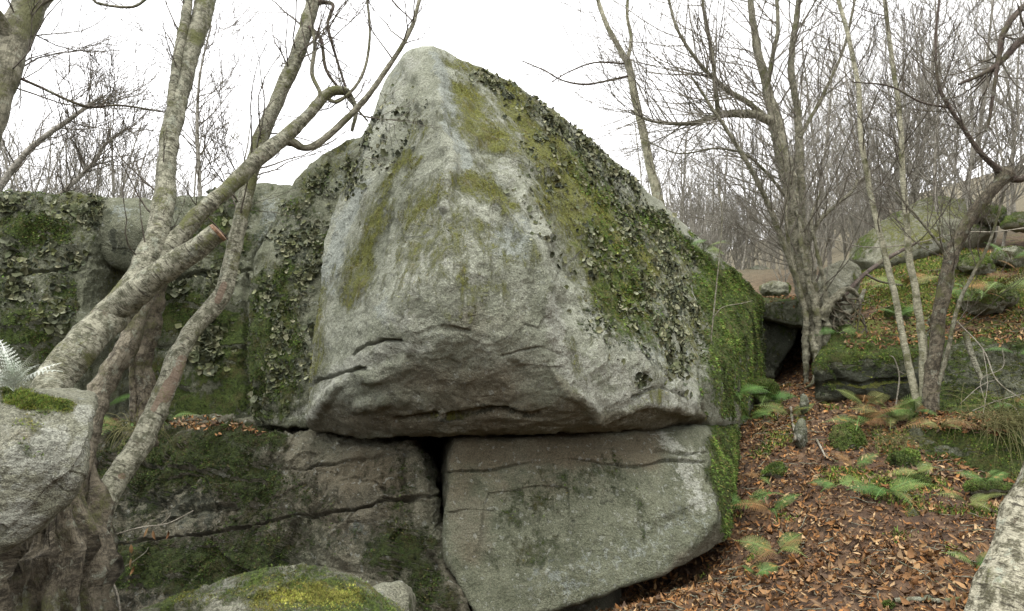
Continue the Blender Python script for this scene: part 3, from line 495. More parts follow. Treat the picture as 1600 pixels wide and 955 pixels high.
GP += [np.array(p, float) for p in [(0, 0, 0), (-2, 0, -.1), (2, 0, .05), (0, -1.5, .1), (0, -4, 1.6), (4, -4, 2.0), (-4, -4, 1.4), (0, -7, 3.0), (7, -6, 3.6), (-7, -6, 2.6), (6, 0, .9), (-6, 0, -.3), (0, 3, -.05), (-2.5, 3, .1), (-4, 5, .1), (-7, 7, .2), (.7, 5.35, -.3), (1.2, 5.65, -.28), (1.55, 6.0, -.2), (1.2, 6.3, -.3), (-3, 5, -.7), (-2.2, 4.8, -.7), (-3, 4, -.55), (-1.5, 4.3, -.5), (0, 6.5, -.3), (-2, 6.5, -.3), (0, 9, .2), (2, 9, .6), (-5, 9, .5), (3.2, 8, 1.0), (10, 6, 2.2), (14, 12, 5.2), (20, 20, 8), (6, 20, 4.6), (30, 10, 8), (10, -12, 5), (-10, -12, 4), (-12, 5, 0), (-12, 14, 2), (-4, 14, 2.4), (-8, 30, 3.4), (0, 14, 2.2), (3, 14, 2.7), (0, 30, 4), (20, 45, 11), (0, 60, 6.5), (-30, 30, 2), (-40, 60, 2), (40, 40, 16), (60, 20, 16), (0, 130, 9), (-60, 130, 5), (80, 130, 30), (-60, -20, 4), (60, -20, 12), (0, -30, 7)]]  # points behind the camera add an unseen bank that blocks low frontal light
GP = np.array(GP); _n = len(GP)
def _tps(r2): return .5 * r2 * np.log(np.maximum(r2, 1e-9))
_XY = GP[:, :2] / 10
_K = _tps(((_XY[:, None] - _XY[None]) ** 2).sum(-1)) + np.eye(_n) * .004; _Pm = np.concatenate([np.ones((_n, 1)), _XY], 1)
_sol = np.linalg.solve(np.block([[_K, _Pm], [_Pm.T, np.zeros((3, 3))]]), np.concatenate([GP[:, 2], np.zeros(3)]))
def ground_z(XY, detail=True):
    XY = np.atleast_2d(XY); q = XY / 10; z = np.zeros(len(q))
    for s in range(0, len(q), 20000):
        u = q[s:s + 20000]
        z[s:s + 20000] = _tps(((u[:, None] - _XY[None]) ** 2).sum(-1)) @ _sol[:_n] + _sol[_n] + u @ _sol[_n + 1:]
    if detail:
        P = np.concatenate([XY, np.zeros((len(XY), 1))], 1); z = z + .05 * fbm(P, .9, 4, 71) + .02 * fbm(P, 5, 3, 72)
    return z
gx = np.concatenate([np.linspace(-120, -8, 30), np.linspace(-7.5, 9, 190), np.linspace(9.5, 130, 36)]); gy = np.concatenate([np.linspace(-40, 2, 20), np.linspace(2.2, 14, 170), np.linspace(14.5, 160, 50)])
XX, YY = np.meshgrid(gx, gy); XY = np.stack([XX.ravel(), YY.ravel()], 1)
nx, ny = len(gx), len(gy); ii = (np.arange(ny - 1)[:, None] * nx + np.arange(nx - 1)[None]).ravel()
gV = np.concatenate([XY, ground_z(XY)[:, None]], 1)
q = NT('forest_soil'); Pc = q.n('ShaderNodeTexCoord').outputs['Object']
v = q.n('ShaderNodeTexVoronoi'); q.put(v.inputs['Vector'], Pc); v.inputs['Scale'].default_value = 14
cr = q.n('ShaderNodeValToRGB'); e = cr.color_ramp.elements
while len(e) < 5: e.new(.5)
for k, c in enumerate([(.042, .030, .020), (.135, .082, .047), (.07, .045, .030), (.18, .115, .066), (.09, .056, .036)]): e[k].position = k / 4; e[k].color = c + (1,)
q.put(cr.inputs[0], q.sep(v.outputs['Color'])[0])
c = q.mix(q.ramp(q.noise(Pc, 3, 6, .6), .5, .66, 0, .55), cr.outputs[0], (.045, .028, .02))
gm = q.sep(q.attr('mask_a').outputs['Color']); nz = q.noise(Pc, 5, 7, .7)
c = q.mix(q.ramp(q.math('ADD', gm[0], q.math('MULTIPLY', q.math('SUBTRACT', nz, .5), 2.0)), .35, .7), c, q.mix(q.noise(Pc, 20, 4, .7), (.05, .065, .015), (.15, .16, .04)))
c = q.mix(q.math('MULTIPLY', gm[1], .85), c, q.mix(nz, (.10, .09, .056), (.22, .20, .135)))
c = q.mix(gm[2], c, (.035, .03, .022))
q.put(q.b.inputs['Base Color'], c); q.b.inputs['Roughness'].default_value = .95
q.bump(q.math('ADD', q.noise(Pc, 40, 5, .7), v.outputs['Distance']), .04, .9)
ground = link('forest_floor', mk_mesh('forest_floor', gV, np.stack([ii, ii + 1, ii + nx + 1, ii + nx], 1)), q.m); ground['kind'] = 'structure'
gq = proj(gV); ok_ = gV[:, 1] > 2
g_m = np.maximum.reduce([stroke(gq, t_) * ok_ for t_ in (('e', .8, 1480, 440, 170, 70), ('e', .6, 1560, 490, 90, 50), ('e', .5, 1400, 690, 90, 30), ('e', .4, 1200, 660, 50, 50), ('e', .45, 1400, 760, 70, 30), ('e', .5, 1180, 880, 40, 30))])
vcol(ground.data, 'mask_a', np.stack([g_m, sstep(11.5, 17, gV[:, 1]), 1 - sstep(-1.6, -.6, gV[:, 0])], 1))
bpy.context.view_layer.update()
DG = bpy.context.evaluated_depsgraph_get()
def hit(px, py):
    d = FW + RT * ((px - 800) / FPX) + UP * ((477.5 - py) / FPX); d = d / np.linalg.norm(d)
    ok, loc, nor, _, o, _ = SC.ray_cast(DG, Vector(CAM), Vector(d), distance=300)
    return (np.array(loc), np.array(nor), o) if ok else None

# ------------------------------------------------------------------ small growths: leafy lichen, moss tufts
def orient(N, spin):
    """columns tangent, bitangent, normal for rows of N"""
    ref = np.where(np.abs(N[:, 2:3]) > .95, np.array([[1., 0, 0]]), np.array([[0, 0, 1.]]))
    t = np.cross(ref, N); t /= np.maximum(np.linalg.norm(t, axis=1, keepdims=True), 1e-6); b = np.cross(N, t)
    c, s = np.cos(spin)[:, None], np.sin(spin)[:, None]
    return np.stack([t * c + b * s, b * c - t * s, N], 2)
def flake_template(seed, n=7, cup=.55):
    r = np.random.default_rng(seed); a = np.linspace(0, 2 * math.pi, n, endpoint=False) + r.uniform(-.25, .25, n); rad = r.uniform(.65, 1.15, n)
    ring = np.stack([rad * np.cos(a), rad * np.sin(a), cup * r.uniform(-.1, 1.3, n)], 1)
    V = np.concatenate([[[0, 0, 0]], ring]); F = np.array([[0, 1 + k, 1 + (k + 1) % n] for k in range(n)])
    return V, F
def stamp(templates, P, Mx, S, cols, jitter=.25):
    """one mesh of many copies of small templates: points, 3x3 frames, sizes, colours"""
    Vs, Fs, Cs = [], [], []; off = 0; pick = rng.integers(0, len(templates), len(P))
    for t, (TV, TF) in enumerate(templates):
        k = np.where(pick == t)[0]
        if not len(k): continue
        v = np.einsum('nij,vj->nvi', Mx[k] * S[k][:, None, None], TV) + P[k][:, None]
        f = TF[None] + (np.arange(len(k)) * len(TV))[:, None, None] + off; off += len(k) * len(TV)
        Vs.append(v.reshape(-1, 3)); Fs.append(f.reshape(-1, TF.shape[1])); Cs.append(np.repeat(cols[k], len(TV), 0))
    return np.concatenate(Vs), np.concatenate(Fs), np.concatenate(Cs)
FLAKES = [flake_template(k) for k in range(8)]
FLAKE_ME = []
for k, (a, b) in enumerate(FLAKES):
    FLAKE_ME.append(mk_mesh('lichen_leaf', a, b, False)); FLAKE_ME[-1].materials.append(M_TRIPE1)
def tint(cols, n, jit=.3):
    c = np.array(cols)[rng.integers(0, len(cols), n)]
    return c * rng.uniform(1 - jit, 1 + jit, (n, 1))
def pick_faces(r, weight, n):
    """n random points on the camera side of a rock, by face weight"""
    F = r['F']; ar = np.linalg.norm(r['fn'], axis=1) * .5
    wt = ar * weight[F].mean(1); s = wt.sum()
    if s < 1e-6: return None
    idx = rng.choice(len(F), n, p=wt / s); b = rng.dirichlet((1, 1, 1), n)
    P = (r['V'][F[idx]] * b[:, :, None]).sum(1); N = (r['N'][F[idx]] * b[:, :, None]).sum(1)
    return P, N / np.linalg.norm(N, axis=1, keepdims=True), idx
def lichen(key, n, size=(.018, .042), big=0):
    r = ROCKS[key]; got = pick_faces(r, np.clip(r['M']['tripe'], 0, 1) ** 1.7 * (.06 + sstep(-.05, .4, fbm(r['V'], 3.2, 5, 81))), n)
    if got is None: return
    P, N, _ = got; n = len(P)
    tilt = N + rng.normal(0, .45, (n, 3)) + np.array([0, 0, -.25]); tilt /= np.linalg.norm(tilt, axis=1, keepdims=True)
    S = np.clip(size[0] * np.exp(rng.normal(.25, .45, n)), size[0] * .45, size[1] * 1.3); Mx = orient(tilt, rng.uniform(0, 6.28, n)); P = P + N * (S * .25)[:, None]
    order = np.argsort(-S / P[:, 1]); big_i, rest = order[:big], order[big:]
    V, F, C = stamp(FLAKES, P[rest], Mx[rest], S[rest], tint(TRIPE, len(rest)))
    me = mk_mesh('rock_tripe', V - r['base'], F, False); vcol(me, 'tint', C)
    o = link('rock_tripe', me, M_TINT, r['o']); o['kind'] = 'stuff'
    for i in big_i:
        o = link('lichen_leaf', FLAKE_ME[int(rng.integers(8))], None, r['o'])
        m = np.eye(4); m[:3, :3] = Mx[i] * S[i]; m[:3, 3] = P[i] - r['base']; o.matrix_local = Matrix(m)
lichen('main', 7800, (.0125, .031), 260); lichen('mid', 1500, (.014, .032), 120); lichen('wall', 700, (.025, .06), 150); lichen('wallA', 1100, (.02, .042), 120)
BLADES = []
for k in range(4):
    r_ = np.random.default_rng(k + 50); V, F = [], []
    for j in range(3):
        a = r_.uniform(0, 6.28); d = np.array([math.cos(a), math.sin(a), 0]) * r_.uniform(.2, .8); s = np.array([-d[1], d[0], 0]) * .35 + 1e-3
        V += [-s, s, d + np.array([0, 0, r_.uniform(.6, 1.1)])]; F.append([3 * j, 3 * j + 1, 3 * j + 2])
    BLADES.append((np.array(V), np.array(F)))
GREENS = [(.06, .105, .02), (.095, .165, .03), (.042, .066, .014), (.14, .20, .04), (.13, .12, .038)]
LIME = [(.19, .25, .042), (.26, .29, .06), (.13, .19, .03), (.22, .20, .055)]
GOLDS = [(.19, .20, .038), (.26, .265, .058), (.13, .14, .027), (.16, .13, .038)]
DARKGREENS = [(a * .5, b * .5, c * .55) for a, b, c in GREENS] + [(.07, .06, .025), (.03, .045, .014)]  # darker, browner moss tones for the left slab and the walls
def moss(key, n, size=(.012, .026), droop=.0, ch='moss', cols=GREENS, name='moss'):
    r = ROCKS[key]; got = pick_faces(r, sstep(.3, 1.0, r['M'][ch]) * r['front'] * (.12 + sstep(-.12, .35, fbm(r['V'] * np.array([1, 1, .45]), 5, 4, 91))), n)
    if got is None: return
    P, N, _ = got; n = len(P)
    D = N + rng.normal(0, .3, (n, 3)) + np.array([0, 0, -droop]); D /= np.linalg.norm(D, axis=1, keepdims=True)
    tc_ = tint(cols, n) * (1 + 1.5 * np.clip(fbm(P * np.array([1, 1, .25]), 4.5, 4, 95), -.5, .6))[:, None]
    V, F, C = stamp(BLADES, P - N * .003, orient(D, rng.uniform(0, 6.28, n)), rng.uniform(*size, n), tc_)
    me = mk_mesh(name, V - r['base'], F, False); vcol(me, 'tint', C); o = link(name, me, M_TINT, r['o']); o['kind'] = 'stuff'
moss('main', 15000, (.015, .04), .9); moss('slabR', 5000, (.012, .03), .8); moss('slabL', 13000, (.011, .026), .2, 'moss', DARKGREENS); moss('wall', 5000, (.014, .03), .3, 'moss', DARKGREENS); moss('wallA', 6000, (.014, .03), .3, 'moss', DARKGREENS + GREENS); moss('mid', 5000, (.012, .026), .4, 'moss', DARKGREENS + GREENS)
moss('main', 15000, (.008, .018), .3, 'gold', GOLDS, 'golden_moss'); moss('nearC', 9000, (.006, .014), 0, 'gold', GOLDS, 'golden_moss'); moss('nearL', 5000, (.006, .013), 0); moss('nearL', 5000, (.005, .012), 0, 'gold', LIME, 'golden_moss'); moss('nearC', 5000, (.005, .012), 0)
for k in ('r1', 'r2', 'r3'): moss(k, 6000, (.012, .03), .3); moss(k, 3000, (.010, .022), .1, 'gold', LIME, 'golden_moss')
for s in small:
    if s[8] > .5: moss(s[0], 1400, (.012, .028) if s[5] > 6 else (.008, .018), .15, 'moss', GREENS if s[7] < .8 else GOLDS)
moss('s4', 900, (.008, .016), 0, 'gold', GOLDS, 'golden_moss')

def catmull(C, per):
    C = np.array(C, float); C = np.concatenate([[2 * C[0] - C[1]], C, [2 * C[-1] - C[-2]]]); o = []
    for k in range(1, len(C) - 2):
        a, b, c, d = C[k - 1:k + 3]
        for t in np.linspace(0, 1, per, endpoint=False): o.append(.5 * (2 * b + (c - a) * t + (2 * a - 5 * b + 4 * c - d) * t * t + (3 * b - a - 3 * c + d) * t ** 3))
    o.append(C[-2]); return np.array(o)
def tubes(PL, RL, sides, caps=False):
    """many polylines of one length: PL (m,n,3), RL (m,n) -> verts, quads, bark vectors"""
    m, n = RL.shape; T = np.gradient(PL, axis=1); T /= np.maximum(np.linalg.norm(T, axis=2, keepdims=True), 1e-9)
    ref = np.where(np.abs(T[..., 1:2]) > .93, np.array([1., 0, 0]), np.array([0, 1., 0])); A = ref - T * (ref * T).sum(2, keepdims=True); A /= np.linalg.norm(A, axis=2, keepdims=True); B = np.cross(T, A)
    th = np.linspace(0, 2 * math.pi, sides, endpoint=False); c, s = np.cos(th), np.sin(th)
    ring = A[:, :, None] * c[None, None, :, None] + B[:, :, None] * s[None, None, :, None]
    V = PL[:, :, None] + ring * RL[:, :, None, None]
    L = np.concatenate([np.zeros((m, 1)), np.cumsum(np.linalg.norm(np.diff(PL, axis=1), axis=2), 1)], 1)
    K = np.stack([np.broadcast_to(c, (m, n, sides)) * RL[:, :1, None], np.broadcast_to(s, (m, n, sides)) * RL[:, :1, None], np.broadcast_to(L[:, :, None], (m, n, sides))], 3)
    i = (np.arange(m)[:, None, None] * n + np.arange(n - 1)[None, :, None]) * sides; j = np.arange(sides)[None, None]; j2 = (j + 1) % sides
    F = np.stack(np.broadcast_arrays(i + j, i + j2, i + sides + j2, i + sides + j), 3).reshape(-1, 4)
    return V.reshape(-1, 3), F, K.reshape(-1, 3), np.broadcast_to(ring, V.shape).reshape(-1, 3)
def bark_mesh(name, V, F, K, wound=None):
    me = mk_mesh(name, V, F); a = me.attributes.new('bark', 'FLOAT_VECTOR', 'POINT'); a.data.foreach_set('vector', K.astype(np.float32).ravel())
    if wound is not None: vcol(me, 'wound', np.repeat(wound[:, None], 3, 1))
    return me
# ------------------------------------------------------------------ fallen leaves
def leaf_template(seed):
    r = np.random.default_rng(seed); n = 4; V = []; fold = r.uniform(.15, .7); curl = r.uniform(-.6, 1.5); tw = r.uniform(-.9, .9); wmax = r.uniform(.15, .28)
    for k in range(n):
        t = k / (n - 1); wd = wmax * math.sin(math.pi * min(t * .96 + .03, 1)) ** .8; x = t - .5; z0 = curl * (x * x) * 1.2
        a = tw * x * 2; up = fold * wd
        for sgn in (-1, 0, 1):
            y = sgn * wd * (1 - .4 * fold); z = up * abs(sgn)
            V.append((x, y * math.cos(a) - z * math.sin(a), z0 + y * math.sin(a) + z * math.cos(a)))
    F = [[3 * k + j, 3 * k + 3 + j, 3 * k + 4 + j, 3 * k + 1 + j] for k in range(n - 1) for j in range(2)]
    return np.array(V), np.array(F)
LEAVES = [leaf_template(k) for k in range(10)]
LEAF_ME = []
for a, b in LEAVES:
    LEAF_ME.append(mk_mesh('fallen_leaf', a, b)); LEAF_ME[-1].materials.append(M_LEAF1)
n = 112000
XYl = np.stack([rng.uniform(.3, 9, n), rng.uniform(3.9, 13, n)], 1)
P = np.concatenate([XYl, ground_z(XYl)[:, None]], 1); Qp = proj(P)
keep = (Qp[:, 0] > 760) & (Qp[:, 0] < 1660) & (Qp[:, 1] < 1000)
keep &= rng.random(n) < np.clip(1.5 - XYl[:, 1] * .10, .16, 1) * (.55 + .6 * sstep(-.25, .25, fbm(P, 1.1, 4, 61)))
P = P[keep]; e_ = .05
gnx = (ground_z(P[:, :2] + [e_, 0]) - ground_z(P[:, :2] - [e_, 0])) / (2 * e_); gny = (ground_z(P[:, :2] + [0, e_]) - ground_z(P[:, :2] - [0, e_])) / (2 * e_)
N = np.stack([-gnx, -gny, np.ones(len(P))], 1); N /= np.linalg.norm(N, axis=1, keepdims=True)
def leaf_frames(N):
    T = N + rng.normal(0, .55, N.shape); T /= np.linalg.norm(T, axis=1, keepdims=True); return orient(T, rng.uniform(0, 6.28, len(N)))
S = np.clip(.046 * np.exp(rng.normal(0, .36, len(P))), .02, .095); Mx = leaf_frames(N); P = P + N * rng.uniform(.004, .028, len(P))[:, None]
Qp = proj(P); vis = [i for i in np.argsort(P[:, 1])[:4000] if 900 < Qp[i, 0] < 1595 and Qp[i, 1] < 950]
one = []
for i in sorted(vis, key=lambda i: -S[i] / P[i, 1]):
    if len(one) >= 290: break
    one.append(i)
onem = np.zeros(len(P), bool); onem[one] = True
V, F, C = stamp(LEAVES, P[~onem], Mx[~onem], S[~onem], tint(LEAFCOLS, (~onem).sum(), .35))
me = mk_mesh('leaf_litter', V, F); vcol(me, 'tint', C); o = link('leaf_litter', me, M_TINT, ground); o['kind'] = 'stuff'
gi = np.where((XYl[:, 1] > 4.8) & (XYl[:, 0] > 1.2))[0]; PM = np.concatenate([XYl[gi], ground_z(XYl[gi])[:, None]], 1); qm = proj(PM)
gmk = np.maximum.reduce([stroke(qm, t_) for t_ in (('e', 1, 1480, 450, 170, 70), ('e', .8, 1400, 690, 80, 24), ('e', .7, 1200, 660, 40, 50), ('e', .75, 1405, 765, 70, 24), ('e', .6, 1190, 885, 36, 26), ('e', .6, 1310, 760, 30, 20), ('e', .6, 1520, 800, 50, 20), ('e', .6, 1240, 650, 20, 30))])
PM = PM[gmk + 1.1 * fbm(PM, 2.4, 4, 66) > .55]; PM = np.repeat(PM, 5, 0) + rng.normal(0, .035, (len(PM) * 5, 3)) * [1, 1, 0]; PM[:, 2] = ground_z(PM[:, :2]) + .004
VM, FM, CM = stamp(BLADES, PM, orient(np.array([[0, 0, 1.]]) + rng.normal(0, .3, PM.shape), rng.uniform(0, 6.28, len(PM))), rng.uniform(.014, .034, len(PM)), tint(LIME + GREENS, len(PM)))
me = mk_mesh('moss', VM, FM, False); vcol(me, 'tint', CM); o = link('moss', me, M_TINT, ground); o['kind'] = 'stuff'
# little broken twigs lying among the leaves
PT, RTt = [], []
for i in rng.choice(len(P), 900, replace=False):
    a_ = rng.uniform(0, 6.28); l_ = rng.uniform(.05, .22); d_ = np.array([math.cos(a_), math.sin(a_), rng.normal(0, .2)]); d_ = d_ - N[i] * (d_ @ N[i]) * .8
    PT.append([P[i] + N[i] * .02 + d_ * l_ * (t_ - .5) + rng.normal(0, .006, 3) for t_ in (0, .33, .66, 1)]); RTt.append(np.full(4, rng.uniform(.0018, .005)))
VT, FT, KT, _ = tubes(np.array(PT), np.array(RTt), 4)
o = link('broken_twigs', bark_mesh('broken_twigs', VT, FT, KT), M_GREYBARK, ground); o['kind'] = 'stuff'
def one_leaf(P, Mx, S, parent, base):
    o = link('fallen_leaf', LEAF_ME[int(rng.integers(10))], None, parent); m = np.eye(4); m[:3, :3] = Mx * S; m[:3, 3] = P - base; o.matrix_local = Matrix(m); return o
for i in one: one_leaf(P[i] + [0, 0, .012], Mx[i], S[i] * 1.1, ground, np.zeros(3))
def litter_on(key, strokes, n, singles=0, size=(.04, .08), up=.25):
    r = ROCKS[key]; wgt = np.zeros(len(r['V']))
    for s in strokes: wgt = np.maximum(wgt, stroke(r['Q'], s))
    got = pick_faces(r, wgt * sstep(up, up + .3, r['N'][:, 2]), n)
    if got is None: return
    P, N, _ = got; Mx = leaf_frames(N); S = rng.uniform(*size, n); P = P + N * rng.uniform(.004, .03, n)[:, None]
    V, F, C = stamp(LEAVES, P[singles:], Mx[singles:], S[singles:], tint(LEAFCOLS, n - singles, .35)); me = mk_mesh('leaf_litter', V - r['base'], F); vcol(me, 'tint', C)
    o = link('leaf_litter', me, M_TINT, r['o']); o['kind'] = 'stuff'
    for i in range(singles): one_leaf(P[i] + [0, 0, .01], Mx[i], S[i], r['o'], r['base'])
litter_on('r1', [('e', 1, 1395, 520, 60, 22), ('l', 1, 8, [(1330, 540), (1420, 535)])], 1300, 90)
litter_on('slabL', [('l', 1, 9, [(275, 664), (330, 668), (400, 678)])], 420, 60)
litter_on('r3', [('l', 1, 12, [(1450, 660), (1560, 665)])], 500, 40); litter_on('r2', [('l', 1, 12, [(1560, 530), (1620, 535)]), ('e', .5, 1500, 530, 50, 12)], 500, 30)
litter_on('r6b', [('e', 1, 1230, 472, 60, 16)], 500, 40, up=.05)

# ------------------------------------------------------------------ tubes: trunks, limbs, twigs
def stem(name, spec, mat, root, base, sides=18, bump=.08, wound=(), per=None, flare=0.0, seed=0, ridge=1.1):
    """a trunk or limb through (px, py, Y, width px) points"""
    C = np.array([np.append(at(*s[:3]), .42 * s[3] * pxm(s[1], s[2])) for s in spec])
    L = np.linalg.norm(np.diff(C[:, :3], axis=0), axis=1).sum(); r0 = C[:, 3].mean()
    if per is None: per = int(np.clip(L / (len(C) - 1) / max(r0 * .35, .012), 4, 22))
    Q = catmull(C, per); PL, RL = Q[:, :3], np.maximum(Q[:, 3], .0015)
    PL = PL + (RL * .35)[:, None] * np.stack([fbm(PL, 2.2, 3, 11 + seed), fbm(PL, 2.2, 3, 12 + seed), 0 * RL], 1)
    V, F, K, ring = tubes(PL[None], RL[None], sides)
    rr = np.repeat(RL, sides); D = rr * bump * (fbm(V, .5 / r0, 4, 5 + seed) * 1.6 + ridge * fbm(K * np.array([1, 1, .22]) + seed, (1.1 if ridge < 2 else 2.6) / r0, 3, 6 + seed) + .5 * fbm(V, 3.0 / r0, 3, 8 + seed) + .8 * np.clip(fbm(V, .9 / r0, 2, 9 + seed) - .45, 0, 1) * 4)
    V = V + ring * D[:, None]
    Qs = proj(V); wm = np.zeros(len(V))
    for s in wound: wm = np.maximum(wm, stroke(Qs, s))
    me = bark_mesh(name, V - base, F, K, wm if len(wound) else None)
    link(name, me, mat, root)
    return PL, RL
def rnd_dir(r, d, spread):
    v = d + r.normal(0, spread, 3); return v / np.linalg.norm(v)
class Twigs:
    def __init__(s, seed): s.r = np.random.default_rng(seed); s.g = {}
    def add(s, P, Rr): s.g.setdefault(len(P), []).append((P, Rr))
    def grow(s, p, d, L, r, lvl, up=.15, wig=.22, kids=5, spread=.75, rmin=.0016, n=None):
        n = n or (7 if lvl >= 2 else 5); P = [p]; step = L / (n - 1)
        for k in range(n - 1):
            d = d + s.r.normal(0, wig, 3) + np.array([0, 0, up * .4]); d = d / np.linalg.norm(d); P.append(P[-1] + d * step)
        P = np.array(P); Rr = np.maximum(r * np.linspace(1, .35, n), rmin); s.add(P, Rr)
        if lvl > 0:
            for k in range(s.r.poisson(kids)):
                t = s.r.uniform(.2, 1) * (n - 1); i = min(int(t), n - 2); q = P[i] + (P[i + 1] - P[i]) * (t - i); dd = P[i + 1] - P[i]; dd = dd / np.linalg.norm(dd)
                s.grow(q, rnd_dir(s.r, dd * .9, spread * .6), L * s.r.uniform(.35, .7), max(Rr[i] * .6, rmin), lvl - 1, up, wig, kids, spread, rmin)
    def along(s, PL, RL, count, L, lvl=2, t0=.2, t1=1.0, up=.15, side=1.0, kids=4, wig=.2, rmax=.02, bias=None, rmin=.0016):
        for k in range(count):
            i = int(s.r.uniform(t0, t1) * (len(PL) - 2)); tg = PL[i + 1] - PL[i]; tg = tg / np.linalg.norm(tg)
            v = s.r.normal(0, 1, 3); v = v - tg * (v @ tg); v = v / np.linalg.norm(v)
            d = v * side + tg * .6 + np.array([0, 0, up]) + (0 if bias is None else np.array(bias)); d = d / np.linalg.norm(d)
            s.grow(PL[i], d, L * s.r.uniform(.5, 1.25), min(RL[i] * .45, rmax), lvl, up, wig, kids, rmin=rmin)
    def build(s, name, mat, root, base, sides=3):
        Vs, Fs, Ks = [], [], []; off = 0
        for n, l in s.g.items():
            V, F, K, _ = tubes(np.array([a for a, _ in l]), np.array([b for _, b in l]), sides); Vs.append(V); Fs.append(F + off); Ks.append(K); off += len(V)
        return link(name, bark_mesh(name, np.concatenate(Vs) - base, np.concatenate(Fs), np.concatenate(Ks)), mat, root)

def tree_root(name, spec, label, cat='tree', group=None):
    b = at(*spec[:3]); o = empty(name, b, label, cat, group); return o, b
# --- the leaning birch at left
rt, bs = tree_root('birch_tree', (80, 990, 3.4), 'thick leaning birch with a sawn off limb, left of the boulder')
stem('stump', [(70, 1060, 3.3, 240), (82, 980, 3.32, 205), (92, 900, 3.36, 170), (95, 820, 3.4, 130), (85, 740, 3.45, 100), (72, 680, 3.5, 84)], M_BROWNBARK, rt, bs, 72, .36, ridge=2.2)
m1 = stem('trunk', [(66, 700, 3.5, 70.2), (76, 630, 3.6, 66.6), (98, 588, 3.7, 63), (135, 536, 3.8, 61.2), (178, 484, 3.95, 59.4), (212, 440, 4.05, 54), (238, 395, 4.15, 43.2), (254, 320, 4.3, 37.8), (262, 250, 4.5, 33.3), (276, 170, 4.7, 32.4), (296, 90, 4.9, 34.2), (318, 10, 5.1, 34.2), (340, -70, 5.25, 30.6)], M_BIRCH, rt, bs, 26, .11)
m2 = stem('limb_stub', [(172, 492, 3.93, 44), (205, 462, 3.9, 50), (250, 430, 3.9, 46), (300, 395, 3.91, 42), (340, 364, 3.93, 37)], M_BIRCH, rt, bs, 24, .10)
ce = m2[0][-1]; ax = ce - m2[0][-3]; ax /= np.linalg.norm(ax)
th = np.linspace(0, 2 * math.pi, 20, endpoint=False); Mo = orient(ax[None], np.zeros(1))[0]; rr = m2[1][-1] * (1 + .06 * np.sin(3 * th))
ringv = (Mo @ np.stack([rr * np.cos(th), rr * np.sin(th), 0 * th])).T
q = NT('sawn_wood'); Pc = q.n('ShaderNodeTexCoord').outputs['Object']; q.put(q.b.inputs['Base Color'], q.mix(q.ramp(q.noise(Pc, 30, 5, .7), .35, .65), (.23, .135, .07), (.10, .06, .035))); q.bump(q.noise(Pc, 80, 4, .6), .006)
M_SAWN = q.m
cv = np.concatenate([ringv * 1.02, ringv * 1.0 + ax * .016, ringv * .55 + ax * .02, [ax * .018]]); cf = [[k, (k + 1) % 20, 20 + (k + 1) % 20] for k in range(20)] + [[k, 20 + (k + 1) % 20, 20 + k] for k in range(20)]
cf += [[20 + k, 20 + (k + 1) % 20, 40 + (k + 1) % 20] for k in range(20)] + [[20 + k, 40 + (k + 1) % 20, 40 + k] for k in range(20)] + [[40 + k, 40 + (k + 1) % 20, 60] for k in range(20)]
link('cut_end', mk_mesh('cut_end', cv + ce - bs, np.array(cf), False), M_SAWN, rt)['label'] = 'orange brown sawn end of the limb'
m3 = stem('branch', [(262, 240, 4.55, 14), (267, 170, 4.65, 15), (275, 110, 4.75, 16), (286, 50, 4.9, 17), (300, -40, 5.1, 15)], M_BIRCH, rt, bs, 12)
m4 = stem('branch', [(225, 440, 4.12, 36), (262, 395, 4.2, 34), (308, 336, 4.3, 30), (350, 300, 4.4, 28), (400, 250, 4.5, 29), (435, 220, 4.6, 27), (480, 180, 4.7, 20), (512, 147, 4.8, 19), (535, 142, 4.85, 16), (548, 152, 4.9, 11), (556, 175, 4.9, 8), (550, 205, 4.9, 6)], M_BIRCH, rt, bs, 16, .1)
m5 = stem('branch', [(432, 217, 4.6, 20), (455, 222, 4.65, 17), (475, 231, 4.7, 13), (500, 222, 4.75, 13), (540, 187, 4.8, 12), (590, 130, 4.85, 10), (640, 50, 4.9, 8), (655, 0, 5, 7), (668, -40, 5, 6)], M_GREYBARK, rt, bs, 12)
m6 = stem('branch', [(478, 178, 4.7, 10), (500, 150, 4.75, 8), (488, 115, 4.8, 8), (492, 70, 4.8, 7), (486, 20, 4.85, 6), (500, -30, 4.9, 5)], M_GREYBARK, rt, bs, 10)
stem('branch', [(505, 150, 4.8, 8), (530, 158, 4.8, 6), (565, 120, 4.85, 6), (578, 60, 4.9, 5), (572, -20, 5, 4)], M_GREYBARK, rt, bs, 8)
t = Twigs(1)
for PL_, RL_, c in ((m1[0], m1[1], 16), (m3[0], m3[1], 8), (m4[0], m4[1], 7), (m5[0], m5[1], 9), (m6[0], m6[1], 8)): t.along(PL_, RL_, c, .5, 2, .45, 1, .3, 1, 3, .16, .007, (-.5, 0, .3))
t.build('crown', M_TWIG, rt, bs)
